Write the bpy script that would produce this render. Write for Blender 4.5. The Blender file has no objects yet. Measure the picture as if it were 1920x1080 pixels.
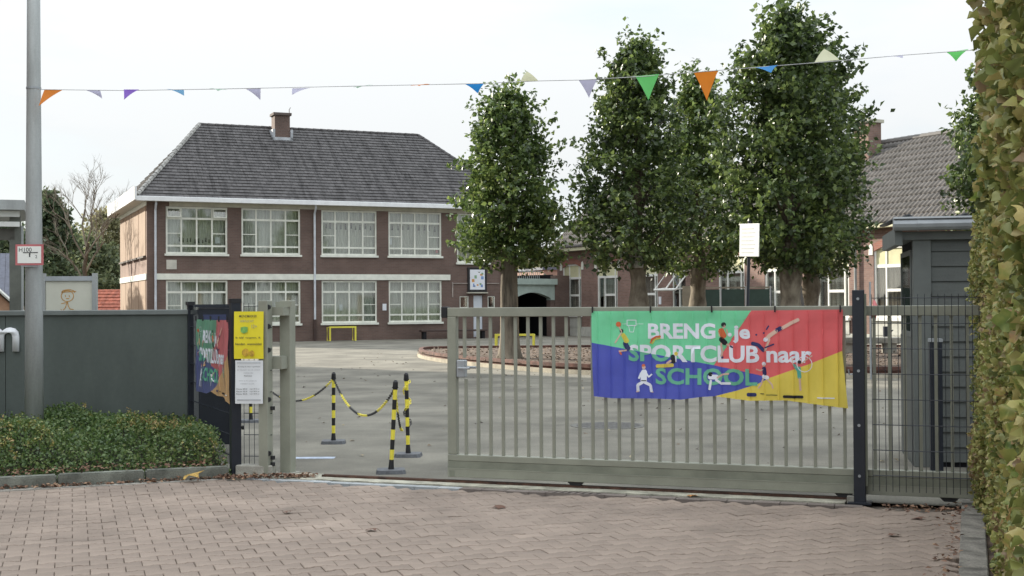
import bpy, bmesh, math, random
import numpy as np
from mathutils import Vector, Matrix, Euler
random.seed(7); rng = np.random.default_rng(7)
R = math.radians; PI = math.pi
sc = bpy.context.scene; C = sc.collection

# ---------------------------------------------------------------- camera, sky, sun, exposure
cam = bpy.data.objects.new('camera', bpy.data.cameras.new('camera')); C.objects.link(cam)
cam.data.sensor_width = 36; cam.data.lens = 36 * 2370 / 1920
cam.data.clip_end = 1000; cam.data.clip_start = .05
cam.location = (0, 0, 1.6)
fwd = Vector((0, math.cos(R(.70)), math.sin(R(.70))))
cam.matrix_world = Matrix.Translation((0, 0, 1.6)) @ Euler((R(90.70), 0, 0)).to_matrix().to_4x4() @ Euler((0, 0, R(-.344))).to_matrix().to_4x4()
sc.camera = cam
SUN_EL, SUN_AZ = 20.5, 52.0            # azimuth: degrees left of straight ahead
w = bpy.data.worlds.new('World'); sc.world = w; w.use_nodes = True
nt = w.node_tree; nt.nodes.clear()
out = nt.nodes.new('ShaderNodeOutputWorld'); bg = nt.nodes.new('ShaderNodeBackground')
sky = nt.nodes.new('ShaderNodeTexSky'); sky.sky_type = 'NISHITA'; sky.sun_disc = False
sky.sun_elevation = R(SUN_EL); sky.sun_rotation = R(-SUN_AZ); sky.air_density = 1.0; sky.dust_density = .8
tc = nt.nodes.new('ShaderNodeTexCoord'); mp = nt.nodes.new('ShaderNodeMapping'); mp.inputs['Scale'].default_value = (1.0, 1.0, 3.5)
nz = nt.nodes.new('ShaderNodeTexNoise'); nz.inputs['Scale'].default_value = 1.6; nz.inputs['Detail'].default_value = 6; nz.inputs['Roughness'].default_value = .55
rp = nt.nodes.new('ShaderNodeValToRGB'); rp.color_ramp.elements[0].position = .30; rp.color_ramp.elements[0].color = (.80, .80, .80, 1)
rp.color_ramp.elements[1].position = .58; rp.color_ramp.elements[1].color = (.97, .97, .97, 1)
mx = nt.nodes.new('ShaderNodeMix'); mx.data_type = 'RGBA'
sx = nt.nodes.new('ShaderNodeSeparateXYZ'); nt.links.new(tc.outputs['Generated'], sx.inputs[0])
zr_ = nt.nodes.new('ShaderNodeMapRange'); zr_.inputs['From Min'].default_value = 0; zr_.inputs['From Max'].default_value = 1
zr_.inputs['To Min'].default_value = .335; zr_.inputs['To Max'].default_value = 1.1
pw = nt.nodes.new('ShaderNodeMath'); pw.operation = 'POWER'; pw.use_clamp = True; pw.inputs[1].default_value = 1.7; nt.links.new(sx.outputs['Z'], pw.inputs[0]); nt.links.new(pw.outputs[0], zr_.inputs[0])
cs = nt.nodes.new('ShaderNodeVectorMath'); cs.operation = 'SCALE'; r2 = nt.nodes.new('ShaderNodeValToRGB'); r2.color_ramp.elements[0].position = .40; r2.color_ramp.elements[0].color = (.79, .89, .96, 1)
r2.color_ramp.elements[1].position = .60; r2.color_ramp.elements[1].color = (.97, .99, 1, 1); nt.links.new(nz.outputs['Fac'], r2.inputs[0])
c9 = nt.nodes.new('ShaderNodeVectorMath'); c9.operation = 'SCALE'; c9.inputs['Scale'].default_value = 9.6; nt.links.new(r2.outputs[0], c9.inputs[0]); nt.links.new(c9.outputs[0], cs.inputs[0]); nt.links.new(zr_.outputs[0], cs.inputs['Scale']); nt.links.new(cs.outputs[0], mx.inputs['B'])
L = nt.links.new
L(tc.outputs['Generated'], mp.inputs[0]); L(mp.outputs[0], nz.inputs[0]); L(nz.outputs['Fac'], rp.inputs[0])
L(rp.outputs[0], mx.inputs['Factor']); L(sky.outputs[0], mx.inputs['A']); L(mx.outputs['Result'], bg.inputs[0])
bg.inputs[1].default_value = .10; L(bg.outputs[0], out.inputs[0])
sl = bpy.data.lights.new('sun', 'SUN'); sl.energy = 3.1; sl.angle = R(1.0); sl.color = (1, .92, .78)
so = bpy.data.objects.new('sun', sl); C.objects.link(so)
sdir = Vector((-math.sin(R(SUN_AZ)) * math.cos(R(SUN_EL)), math.cos(R(SUN_AZ)) * math.cos(R(SUN_EL)), math.sin(R(SUN_EL))))
so.rotation_euler = sdir.to_track_quat('Z', 'Y').to_euler(); so.location = sdir * 60
sc.view_settings.view_transform = 'Standard'; sc.view_settings.look = 'None'
sc.view_settings.exposure = 1.46; sc.view_settings.gamma = 1; sc.view_settings.use_curve_mapping = False
sc.cycles.max_bounces = 6; sc.cycles.transparent_max_bounces = 12

# ---------------------------------------------------------------- materials
MATS = {}
def mat(name, col, rough=.7, var=.15, scale=3.0, bump=0.0, bscale=60.0, metal=0.0, stretch=None, island=0.0, col2=None,
        spec=.4, fine=0.0, ramp=(.35, .65), trans=0.0):
    if name in MATS: return MATS[name]
    m = bpy.data.materials.new(name); m.use_nodes = True; MATS[name] = m
    t = m.node_tree; n = t.nodes; l = t.links.new; b = n['Principled BSDF']
    b.inputs['Roughness'].default_value = rough; b.inputs['Metallic'].default_value = metal
    b.inputs['Specular IOR Level'].default_value = spec
    co = n.new('ShaderNodeTexCoord'); src = co.outputs['Object']
    if stretch:
        q = n.new('ShaderNodeMapping'); q.inputs['Scale'].default_value = stretch; l(src, q.inputs[0]); src = q.outputs[0]
    z = n.new('ShaderNodeTexNoise'); z.inputs['Scale'].default_value = scale; z.inputs['Detail'].default_value = 7; z.inputs['Roughness'].default_value = .62
    l(src, z.inputs[0])
    c2 = col2 if col2 else tuple(c * (1 - 2 * var) for c in col)
    c1 = col if col2 else tuple(c * (1 + var) for c in col)
    r = n.new('ShaderNodeValToRGB'); r.color_ramp.elements[0].position = ramp[0]; r.color_ramp.elements[1].position = ramp[1]
    r.color_ramp.elements[0].color = (*c2, 1); r.color_ramp.elements[1].color = (*c1, 1)
    l(z.outputs['Fac'], r.inputs[0]); cur = r.outputs[0]
    if fine:
        z2 = n.new('ShaderNodeTexNoise'); z2.inputs['Scale'].default_value = bscale; z2.inputs['Detail'].default_value = 3
        l(co.outputs['Object'], z2.inputs[0])
        mr = n.new('ShaderNodeMapRange'); mr.inputs['From Min'].default_value = .3; mr.inputs['From Max'].default_value = .7
        mr.inputs['To Min'].default_value = 1 - fine; mr.inputs['To Max'].default_value = 1 + fine; l(z2.outputs['Fac'], mr.inputs[0])
        hv = n.new('ShaderNodeVectorMath'); hv.operation = 'SCALE'; l(cur, hv.inputs[0]); l(mr.outputs[0], hv.inputs['Scale']); cur = hv.outputs[0]
    if island:
        g = n.new('ShaderNodeNewGeometry'); oi = n.new('ShaderNodeObjectInfo')
        ad = n.new('ShaderNodeMath'); ad.operation = 'ADD'; l(g.outputs['Random Per Island'], ad.inputs[0]); l(oi.outputs['Random'], ad.inputs[1])
        fr = n.new('ShaderNodeMath'); fr.operation = 'FRACT'; l(ad.outputs[0], fr.inputs[0])
        mr = n.new('ShaderNodeMapRange'); mr.inputs['To Min'].default_value = 1 - island; mr.inputs['To Max'].default_value = 1 + island; l(fr.outputs[0], mr.inputs[0])
        hv = n.new('ShaderNodeVectorMath'); hv.operation = 'SCALE'; l(cur, hv.inputs[0]); l(mr.outputs[0], hv.inputs['Scale']); cur = hv.outputs[0]
    l(cur, b.inputs['Base Color'])
    if bump:
        zb = n.new('ShaderNodeTexNoise'); zb.inputs['Scale'].default_value = bscale; zb.inputs['Detail'].default_value = 4
        l(src, zb.inputs[0]); bp = n.new('ShaderNodeBump'); bp.inputs['Strength'].default_value = bump; bp.inputs['Distance'].default_value = .01
        l(zb.outputs['Fac'], bp.inputs['Height']); l(bp.outputs[0], b.inputs['Normal'])
    if trans:
        tr = n.new('ShaderNodeBsdfTranslucent'); l(cur, tr.inputs[0]); ms = n.new('ShaderNodeMixShader'); ms.inputs[0].default_value = trans
        l(b.outputs[0], ms.inputs[1]); l(tr.outputs[0], ms.inputs[2]); l(ms.outputs[0], n['Material Output'].inputs[0])
    return m
def leafmat(name, cols, rough=.45, trans=.25, nscale=1.2):
    """leaf colours picked per leaf, shifted by a slow noise so that patches differ"""
    m = bpy.data.materials.new(name); m.use_nodes = True; t = m.node_tree; n = t.nodes; l = t.links.new; b = n['Principled BSDF']
    b.inputs['Roughness'].default_value = rough; b.inputs['Specular IOR Level'].default_value = .6
    g = n.new('ShaderNodeNewGeometry'); co = n.new('ShaderNodeTexCoord'); oi = n.new('ShaderNodeObjectInfo')
    z = n.new('ShaderNodeTexNoise'); z.inputs['Scale'].default_value = nscale; z.inputs['Detail'].default_value = 3; l(co.outputs['Object'], z.inputs[0])
    a = n.new('ShaderNodeMath'); a.operation = 'MULTIPLY_ADD'; l(z.outputs['Fac'], a.inputs[0]); a.inputs[1].default_value = 1.6; a.inputs[2].default_value = -.8
    a1 = n.new('ShaderNodeMath'); a1.operation = 'ADD'; l(g.outputs['Random Per Island'], a1.inputs[0]); l(oi.outputs['Random'], a1.inputs[1])
    fr = n.new('ShaderNodeMath'); fr.operation = 'FRACT'; l(a1.outputs[0], fr.inputs[0])
    a2 = n.new('ShaderNodeMath'); a2.operation = 'ADD'; a2.use_clamp = True; l(fr.outputs[0], a2.inputs[0]); l(a.outputs[0], a2.inputs[1])
    r = n.new('ShaderNodeValToRGB'); e = r.color_ramp.elements
    while len(e) < len(cols): e.new(.5)
    for i, c in enumerate(cols): e[i].position = i / (len(cols) - 1); e[i].color = (*c, 1)
    l(a2.outputs[0], r.inputs[0]); l(r.outputs[0], b.inputs['Base Color'])
    tr = n.new('ShaderNodeBsdfTranslucent'); l(r.outputs[0], tr.inputs[0]); ms = n.new('ShaderNodeMixShader'); ms.inputs[0].default_value = trans
    l(b.outputs[0], ms.inputs[1]); l(tr.outputs[0], ms.inputs[2]); l(ms.outputs[0], n['Material Output'].inputs[0])
    return m
def brickmat(name, c1, c2, mortar):
    m = bpy.data.materials.new(name); m.use_nodes = True; t = m.node_tree; n = t.nodes; l = t.links.new; b = n['Principled BSDF']
    b.inputs['Roughness'].default_value = .85
    co = n.new('ShaderNodeTexCoord'); s = n.new('ShaderNodeSeparateXYZ'); l(co.outputs['Object'], s.inputs[0])
    ad = n.new('ShaderNodeMath'); l(s.outputs[0], ad.inputs[0]); l(s.outputs[1], ad.inputs[1])
    cb = n.new('ShaderNodeCombineXYZ'); l(ad.outputs[0], cb.inputs[0]); l(s.outputs[2], cb.inputs[1])
    br = n.new('ShaderNodeTexBrick'); l(cb.outputs[0], br.inputs[0]); br.inputs['Scale'].default_value = 1
    br.inputs['Brick Width'].default_value = .22; br.inputs['Row Height'].default_value = .07; br.inputs['Mortar Size'].default_value = .006
    br.inputs['Color1'].default_value = (*c1, 1); br.inputs['Color2'].default_value = (*c2, 1); br.inputs['Mortar'].default_value = (*mortar, 1)
    z = n.new('ShaderNodeTexNoise'); z.inputs['Scale'].default_value = .9; z.inputs['Detail'].default_value = 8; l(co.outputs['Object'], z.inputs[0])
    mr = n.new('ShaderNodeMapRange'); mr.inputs['From Min'].default_value = .3; mr.inputs['From Max'].default_value = .7; mr.inputs['To Min'].default_value = .78; mr.inputs['To Max'].default_value = 1.18
    l(z.outputs['Fac'], mr.inputs[0]); hv = n.new('ShaderNodeVectorMath'); hv.operation = 'SCALE'; l(br.outputs[0], hv.inputs[0]); l(mr.outputs[0], hv.inputs['Scale'])
    l(hv.outputs[0], b.inputs['Base Color'])
    bp = n.new('ShaderNodeBump'); bp.invert = True; bp.inputs['Strength'].default_value = .4; bp.inputs['Distance'].default_value = .01; l(br.outputs['Fac'], bp.inputs['Height']); l(bp.outputs[0], b.inputs['Normal'])
    return m
def glassmat(name, tint=(.90, .92, .90), gl=.22):
    m = bpy.data.materials.new(name); m.use_nodes = True; t = m.node_tree; n = t.nodes; l = t.links.new
    n.remove(n['Principled BSDF'])
    a = n.new('ShaderNodeBsdfTransparent'); a.inputs[0].default_value = (*tint, 1); g = n.new('ShaderNodeBsdfGlossy'); g.inputs['Roughness'].default_value = .03
    z = n.new('ShaderNodeTexNoise'); z.inputs['Scale'].default_value = 1.2; bp = n.new('ShaderNodeBump'); bp.inputs['Strength'].default_value = .06; l(z.outputs['Fac'], bp.inputs['Height']); l(bp.outputs[0], g.inputs['Normal'])
    fz = n.new('ShaderNodeLayerWeight'); fz.inputs[0].default_value = .35
    md = n.new('ShaderNodeMath'); md.operation = 'MULTIPLY_ADD'; l(fz.outputs['Fresnel'], md.inputs[0]); md.inputs[1].default_value = .28; md.inputs[2].default_value = gl * .4
    ms = n.new('ShaderNodeMixShader'); l(md.outputs[0], ms.inputs[0]); l(a.outputs[0], ms.inputs[1]); l(g.outputs[0], ms.inputs[2]); l(ms.outputs[0], n['Material Output'].inputs[0])
    return m

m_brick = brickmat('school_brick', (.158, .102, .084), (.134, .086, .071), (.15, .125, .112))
m_brick2 = brickmat('old_brick', (.255, .155, .125), (.20, .120, .098), (.24, .20, .175))
m_brickpale = brickmat('pale_brick', (.42, .30, .22), (.36, .25, .18), (.4, .35, .3))
m_cream = mat('cream_paint', (.76, .77, .69), .6, .06)
m_frieze = mat('grey_cream', (.50, .48, .40), .8, .08)
m_white = mat('white_paint', (.78, .78, .74), .5, .05)
m_gutterw = mat('white_gutter', (.80, .81, .82), .4, .04)
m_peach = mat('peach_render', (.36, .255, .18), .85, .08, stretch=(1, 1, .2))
m_litbrick = brickmat('sunlit_school_brick', (.26, .165, .13), (.23, .145, .115), (.25, .19, .155))  # school brick with the sunlight put into its colour
m_tile = mat('grey_roof_tile', (.090, .084, .084), .8, .2, 2.6, .3, 40, stretch=(2.2, .16, .16), island=.22, col2=(.050, .046, .046), ramp=(.36, .50))
m_pantile = mat('weathered_pantile', (.125, .115, .108), .7, .2, 3, .3, 40, island=0, fine=.25)
m_mortar = mat('ridge_mortar', (.34, .33, .31), .9, .25, 8)
m_redtile = mat('red_roof_tile', (.42, .13, .08), .7, .2, 5, island=.15)
m_slate = mat('blue_slate', (.12, .13, .17), .6, .12, 4)
m_curtain = mat('pale_net_curtain', (.68, .68, .63), .9, .1, 4, stretch=(3, 1, .3), trans=.1)
m_curtain2 = mat('striped_curtain', (.48, .44, .40), .9, .3, 5, stretch=(4, 4, .1))
m_glass = glassmat('window_glass', gl=.25)
m_blind = mat('yellow_cream_blind', (.62, .60, .38), .8, .06, 2)
m_pipe = mat('grey_drainpipe', (.62, .65, .70), .4, .08)
m_pipeb = mat('brown_drainpipe', (.07, .045, .04), .5, .1)
m_zinc = mat('zinc', (.38, .40, .42), .45, .1, 3, metal=.35)
m_gate = mat('olive_grey_powder_coat', (.285, .29, .235), .42, .07, 3, fine=.03, bscale=120)
m_gated = mat('olive_grey_weathered', (.225, .235, .185), .5, .10, 4, stretch=(1, 1, 1.5))
m_black = mat('black_plastic', (.018, .018, .02), .5, .1)
m_navy = mat('dark_anthracite_metal', (.022, .026, .036), .42, .1)
m_wallg = mat('anthracite_panel', (.092, .109, .100), .5, .10, 1.6, bump=.06, bscale=25, fine=.04, stretch=(1, 1, .45))
m_wallc = mat('wall_coping', (.16, .178, .172), .45, .1)
m_letter = mat('white_letter', (.82, .83, .86), .45, .02)
m_galv = mat('galvanised_steel', (.40, .415, .41), .5, .13, 5, stretch=(1, 1, .15), metal=.25, fine=.05)
m_conc = mat('weathered_concrete', (.36, .345, .30), .9, .22, 3, .4, 80, fine=.15)
m_kerb = mat('mossy_kerb', (.16, .165, .14), .9, .28, 4, .4, 70, fine=.2)
m_pav = mat('paver_concrete', (.275, .216, .176), .88, .14, 1.1, .35, 130, island=.085, fine=.17)
m_joint = mat('joint_sand', (.175, .145, .12), 1, .2, 20)
m_pavg = mat('grey_paver', (.40, .42, .43), .88, .12, 2, .3, 90, island=.12, fine=.1)
m_pavbr = mat('brown_paver', (.22, .185, .165), .88, .12, 2, .3, 90, island=.12, fine=.1)
m_asph = mat('old_asphalt', (.180, .168, .138), .9, .20, .7, .35, 60, fine=.22)
m_soil = mat('leaf_mould', (.13, .092, .068), 1, .35, 4, .6, 30)
m_corten = mat('rust_brown_board', (.13, .06, .045), .75, .3, 5, stretch=(1, 1, 1))
m_grass = mat('far_lawn', (.09, .12, .04), 1, .2, .5)
m_bark = mat('grey_bark', (.205, .175, .135), .95, .35, 5, .9, 22, stretch=(1, 1, .16))
m_bark2 = mat('mottled_bark', (.27, .235, .18), .95, .3, 5, .9, 14, stretch=(1, 1, .5), col2=(.10, .078, .058))
m_twig = mat('twig', (.11, .085, .06), .9, .2)
m_yel = mat('yellow_plastic', (.86, .74, .08), .42, .06, 9)
m_blk = mat('black_band', (.02, .02, .022), .42, .1, 9)
m_rub = mat('grey_rubber_base', (.115, .12, .13), .7, .15, 20, fine=.1)
m_shed = mat('shed_board', (.110, .119, .112), .6, .1, 2, stretch=(.5, 1, 2), fine=.06)
m_shedpost = mat('shed_trim', (.14, .152, .145), .55, .08)
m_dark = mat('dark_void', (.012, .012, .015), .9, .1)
m_teal = mat('pale_teal_paint', (.36, .43, .39), .7, .07)
m_signw = mat('white_sign', (.84, .84, .80), .5, .02)
m_red = mat('faded_red', (.55, .16, .17), .5, .08)
m_ink = mat('black_ink', (.05, .05, .055), .7, .05)
m_inkg = mat('grey_ink', (.30, .31, .33), .7, .05)
m_yelpaint = mat('yellow_tube_paint', (.75, .68, .09), .45, .06)
m_rust = mat('rusty_rail', (.09, .045, .03), .7, .3, 12)
m_orangew = mat('salmon_render', (.42, .27, .22), .9, .06)
m_greenp = mat('dark_green_board', (.035, .062, .050), .6, .12, 2)
m_tan = mat('tan_board', (.26, .225, .17), .8, .12)

# ---------------------------------------------------------------- helpers
def setp(o, label=None, cat=None, group=None, kind=None):
    if label: o['label'] = label
    if cat: o['category'] = cat
    if group: o['group'] = group
    if kind: o['kind'] = kind
    return o
def empty(name, loc=(0, 0, 0), deg=0, label=None, cat=None, group=None, kind=None):
    o = bpy.data.objects.new(name, None); C.objects.link(o); o.location = loc; o.rotation_euler = (0, 0, R(deg)); o.empty_display_size = .2
    return setp(o, label, cat, group, kind)
class MB:
    def __init__(s): s.v = []; s.f = []; s.mi = []
    def add(s, vs, fs, mi=0):
        b = len(s.v); s.v += [tuple(v) for v in vs]; s.f += [tuple(b + i for i in f) for f in fs]; s.mi += [mi] * len(fs); return s
    def box(s, x0, y0, z0, x1, y1, z1, mi=0):
        return s.add([(x0, y0, z0), (x1, y0, z0), (x1, y1, z0), (x0, y1, z0), (x0, y0, z1), (x1, y0, z1), (x1, y1, z1), (x0, y1, z1)],
                     [(0, 3, 2, 1), (4, 5, 6, 7), (0, 1, 5, 4), (1, 2, 6, 5), (2, 3, 7, 6), (3, 0, 4, 7)], mi)
    def quad(s, a, b, c, d, mi=0): return s.add([a, b, c, d], [(0, 1, 2, 3)], mi)
    def tube(s, pts, rad, n=8, cap=True, mi=0):
        pts = [Vector(p) for p in pts]; rad = rad if isinstance(rad, (list, tuple)) else [rad] * len(pts); b = len(s.v)
        for i, p in enumerate(pts):
            d = (pts[min(i + 1, len(pts) - 1)] - pts[max(i - 1, 0)])
            d = d.normalized() if d.length > 1e-9 else Vector((0, 0, 1))
            u = d.cross(Vector((0, 0, 1)) if abs(d.z) < .9 else Vector((1, 0, 0))).normalized(); q = d.cross(u)
            for k in range(n):
                a = 2 * PI * k / n; s.v.append(tuple(p + (u * math.cos(a) + q * math.sin(a)) * rad[i]))
        for i in range(len(pts) - 1):
            for k in range(n):
                s.f.append((b + i * n + k, b + i * n + (k + 1) % n, b + (i + 1) * n + (k + 1) % n, b + (i + 1) * n + k)); s.mi.append(mi)
        if cap:
            s.f.append(tuple(b + k for k in range(n))[::-1]); s.mi.append(mi)
            s.f.append(tuple(b + (len(pts) - 1) * n + k for k in range(n))); s.mi.append(mi)
        return s
    def prism(s, poly, y0, y1, mi=0):
        """poly in (x,z), extruded y0..y1"""
        n = len(poly); vs = [(x, y0, z) for x, z in poly] + [(x, y1, z) for x, z in poly]
        fs = [tuple(range(n)), tuple(range(n, 2 * n))[::-1]] + [(i, i + n, (i + 1) % n + n, (i + 1) % n) for i in range(n)]
        return s.add(vs, fs, mi)
    def mesh(s, name, mats):
        me = bpy.data.meshes.new(name); me.from_pydata(s.v, [], s.f)
        for m in (mats if isinstance(mats, (list, tuple)) else [mats]): me.materials.append(m)
        if any(s.mi): me.polygons.foreach_set('material_index', s.mi)
        bm = bmesh.new(); bm.from_mesh(me); bmesh.ops.recalc_face_normals(bm, faces=bm.faces); bm.to_mesh(me); bm.free()
        me.update(); return me
    def build(s, name, mats, parent=None, bevel=0, smooth=False, **k):
        me = s.mesh(name, mats)
        if bevel:
            bm = bmesh.new(); bm.from_mesh(me)
            bmesh.ops.bevel(bm, geom=[e for e in bm.edges if len(e.link_faces) == 2 and e.calc_face_angle(0) > .6], offset=bevel, segments=1, affect='EDGES')
            bm.to_mesh(me); bm.free()
        if smooth: me.polygons.foreach_set('use_smooth', [True] * len(me.polygons))
        return put(name, me, parent, **k)
def put(name, me, parent=None, loc=None, rot=None, scale=None, label=None, cat=None, group=None, kind=None):
    o = bpy.data.objects.new(name, me); C.objects.link(o)
    if parent: o.parent = parent
    if loc: o.location = loc
    if rot: o.rotation_euler = rot
    if scale: o.scale = scale
    return setp(o, label, cat, group, kind)
def npmesh(name, V, F, m, smooth=False):
    V = np.asarray(V, dtype=np.float32); F = np.asarray(F, dtype=np.int32); k = F.shape[1]
    me = bpy.data.meshes.new(name); me.vertices.add(len(V)); me.vertices.foreach_set('co', V.ravel())
    me.loops.add(F.size); me.loops.foreach_set('vertex_index', F.ravel())
    me.polygons.add(len(F)); me.polygons.foreach_set('loop_start', np.arange(0, F.size, k, dtype=np.int32)); me.polygons.foreach_set('loop_total', np.full(len(F), k, dtype=np.int32))
    me.update(calc_edges=True); me.validate(); me.materials.append(m)
    if smooth: me.polygons.foreach_set('use_smooth', [True] * len(F))
    return me
LEAF_T = (np.array([(0, 0, 0), (-.36, .42, .12), (0, 1, -.05), (.36, .42, .12)]), np.array([(0, 1, 2), (0, 2, 3)]))
def maple_t():
    o = [(0, 0), (.22, .02), (.5, -.05), (.38, .22), (.62, .5), (.30, .48), (.0, 1.0), (-.28, .5), (-.6, .48), (-.36, .2), (-.5, -.06), (-.2, .03)]
    v = [(0, .3, 0)] + [(x, y, -.5 * (x * x) - .12 * (y - .3) ** 2) for x, y in o]
    return np.array(v), np.array([(0, i, i % 12 + 1) for i in range(1, 13)])
MAPLE_T = maple_t()
def rots(n, tilt=1.0, base=None):
    a = rng.uniform(0, 2 * PI, n); b = rng.normal(0, tilt, n); c = rng.normal(0, tilt, n)
    ca, sa, cb, sb, cc, sn = np.cos(a), np.sin(a), np.cos(b), np.sin(b), np.cos(c), np.sin(c); z = np.zeros(n); o = np.ones(n)
    Z = np.stack([ca, -sa, z, sa, ca, z, z, z, o], 1).reshape(n, 3, 3); X = np.stack([o, z, z, z, cb, -sb, z, sb, cb], 1).reshape(n, 3, 3)
    Y = np.stack([cc, z, sn, z, o, z, -sn, z, cc], 1).reshape(n, 3, 3)
    return Z @ X @ Y
def leaf_cloud(name, P, S, tmpl, m, tilt=1.0, pre=None):
    T, F = tmpl; n = len(P); Rm = rots(n, tilt)
    if pre is not None: Rm = pre @ Rm
    V = P[:, None, :] + S[:, None, None] * np.einsum('nij,kj->nki', Rm, T)
    FF = (F[None] + (np.arange(n) * len(T))[:, None, None]).reshape(-1, F.shape[1])
    return npmesh(name, V.reshape(-1, 3), FF, m)
def text_poly(body, bold=.0, font=None):
    cu = bpy.data.curves.new('t', 'FONT'); cu.body = body; cu.offset = bold; cu.resolution_u = 3
    o = bpy.data.objects.new('t', cu); C.objects.link(o); bpy.context.view_layer.update()
    me = bpy.data.meshes.new_from_object(o.evaluated_get(bpy.context.evaluated_depsgraph_get()))
    bpy.data.objects.remove(o); bpy.data.curves.remove(cu); return me
def text_fit(body, x0, z0, x1, z1, bold=.0):
    """flat text as bmesh in (x,z) plane fitted to a box"""
    me = text_poly(body, bold); bm = bmesh.new(); bm.from_mesh(me); bpy.data.meshes.remove(me)
    xs = [v.co.x for v in bm.verts]; ys = [v.co.y for v in bm.verts]; a, b, c, d = min(xs), max(xs), min(ys), max(ys)
    for v in bm.verts: v.co = Vector((x0 + (v.co.x - a) / (b - a) * (x1 - x0), 0, z0 + (v.co.y - c) / (d - c) * (z1 - z0)))
    return bm
def text_obj(name, body, x0, z0, x1, z1, y, m, parent, bold=.0, thick=0, **k):
    bm = text_fit(body, x0, z0, x1, z1, bold)
    if thick:
        r = bmesh.ops.extrude_face_region(bm, geom=bm.faces[:]); 
        for v in [g for g in r['geom'] if isinstance(g, bmesh.types.BMVert)]: v.co.y -= thick
    for v in bm.verts: v.co.y += y
    bmesh.ops.recalc_face_normals(bm, faces=bm.faces)
    me = bpy.data.meshes.new(name); bm.to_mesh(me); bm.free(); me.materials.append(m); return put(name, me, parent, **k)

# ---------------------------------------------------------------- the ground
GD = Vector((.9444, -.3289)); GN = Vector((.3289, .9444)); G0 = Vector((-.55, 11.3))      # gate line
def gp(t, n=0): p = G0 + GD * t + GN * n; return p.x, p.y
def sheet(name, poly, z, m, **k):
    return MB().add([(x, y, z) for x, y in poly], [tuple(range(len(poly)))]).build(name, m, **k)
MB().quad((-600, -300, -.12), (600, -300, -.12), (600, 900, -.12), (-600, 900, -.12)).build('ground', m_grass, kind='structure')
a_, b_ = gp(-2.6, -.05), gp(9, -.05)
sheet('playground', [(-4.2, 13.75), a_, b_, (40, 6), (60, 90), (-60, 90), (-60, 30), (-14, 13.75)], .0, m_asph, kind='structure')
base = MB().quad((-14, 2, -.035), (8, 2, -.035), (8, 12.3, -.035), (-14, 12.3, -.035)).build('pavement', m_joint, kind='structure')
MB().quad((-40, -30, -.04), (40, -30, -.04), (40, 2, -.04), (-40, 2, -.04)).build('bounce_paving', mat('bounce_concrete', (.27, .25, .22), .9, .1, 1), kind='structure')  # unseen paving behind the camera, added to bounce light onto upright faces
# interlocking concrete pavers; axis along the kerb
ax = Vector((.9444, .3289)); ay = Vector((-.3289, .9444))
PE, PW, PL = .0845, .0595, .1025; PROW = PE + PW           # half widths at end and waist, half length, row pitch
def outline(g):
    t0, t1 = PL * .375, PL * .625; e, w_, l_ = PE - g, PW - g, PL - g
    top = [(-l_, e), (-t1 - g * .3, e), (-t0 + g * .3, w_), (t0 - g * .3, w_), (t1 + g * .3, e), (l_, e)]
    return top + [(-x, -y) for x, y in top]
def paver_mb(mb, cx, cy, z, tilt=(0, 0)):
    vs = []
    for zz, ring in ((-.05, outline(.0016)), (-.004, outline(.0016)), (0, outline(.0050))):
        for x, y in ring:
            X = ax * (x + cx) + ay * (y + cy); vs.append((X.x, X.y, z + zz + x * tilt[0] + y * tilt[1]))
    n = 12
    fs = [tuple(2 * n + i for i in range(n))[::-1]] + [(n + (i + 1) % n, n + i, 2 * n + i, 2 * n + (i + 1) % n) for i in range(n)] + [((i + 1) % n, i, n + i, n + (i + 1) % n) for i in range(n)]
    mb.add(vs, fs)
_u = MB(); paver_mb(_u, 0, 0, 0); unit = _u.mesh('paver', m_pav)
kerb0 = Vector((-4.48, 11.05)); kn = Vector((-.3289, .9444))
def in_paved(p):
    if (p - kerb0).dot(kn) > .10: return False
    if (p - Vector(gp(0, -.325))).dot(GN) > -.035: return False
    q = Vector((3.67, 10.36)); d = Vector((1.1, 3.01)).normalized()
    if (p - q).dot(Vector((d.y, -d.x))) > .05: return False
    return p.y > 3.0
pav = []
for j in range(-10, 110):
    for i in range(-60, 60):
        cx, cy = (i + (j % 2) * .5) * 2 * PL, j * PROW; p = ax * cx + ay * cy
        if -7.5 < p.x < 5 and in_paved(p): pav.append((p.y, cx, cy, True, p))
vis = sorted([q for q in pav if q[0] > 7.25 and abs(q[4].x) < .41 * q[0]], key=lambda q: q[0])[:300]
vs_ = set((q[1], q[2]) for q in vis); rest = MB()
def pz(p): return -.001 + .004 * math.sin(p.x * 1.3 + p.y) + random.uniform(-.002, .002)
for q in pav:
    z = pz(q[4]); tl = (random.gauss(0, .010), random.gauss(0, .010))
    if (q[1], q[2]) in vs_:
        put('paver', unit, base, loc=(q[4].x, q[4].y, z), rot=(random.gauss(0, .010), random.gauss(0, .010), random.gauss(0, .006)))
    else:
        paver_mb(rest, q[1], q[2], z, tilt=tl)
me = bpy.data.meshes.new('pavers'); me.from_pydata(rest.v, [], rest.f); me.materials.append(m_pav); put('pavers', me, base, kind='stuff')
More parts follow.
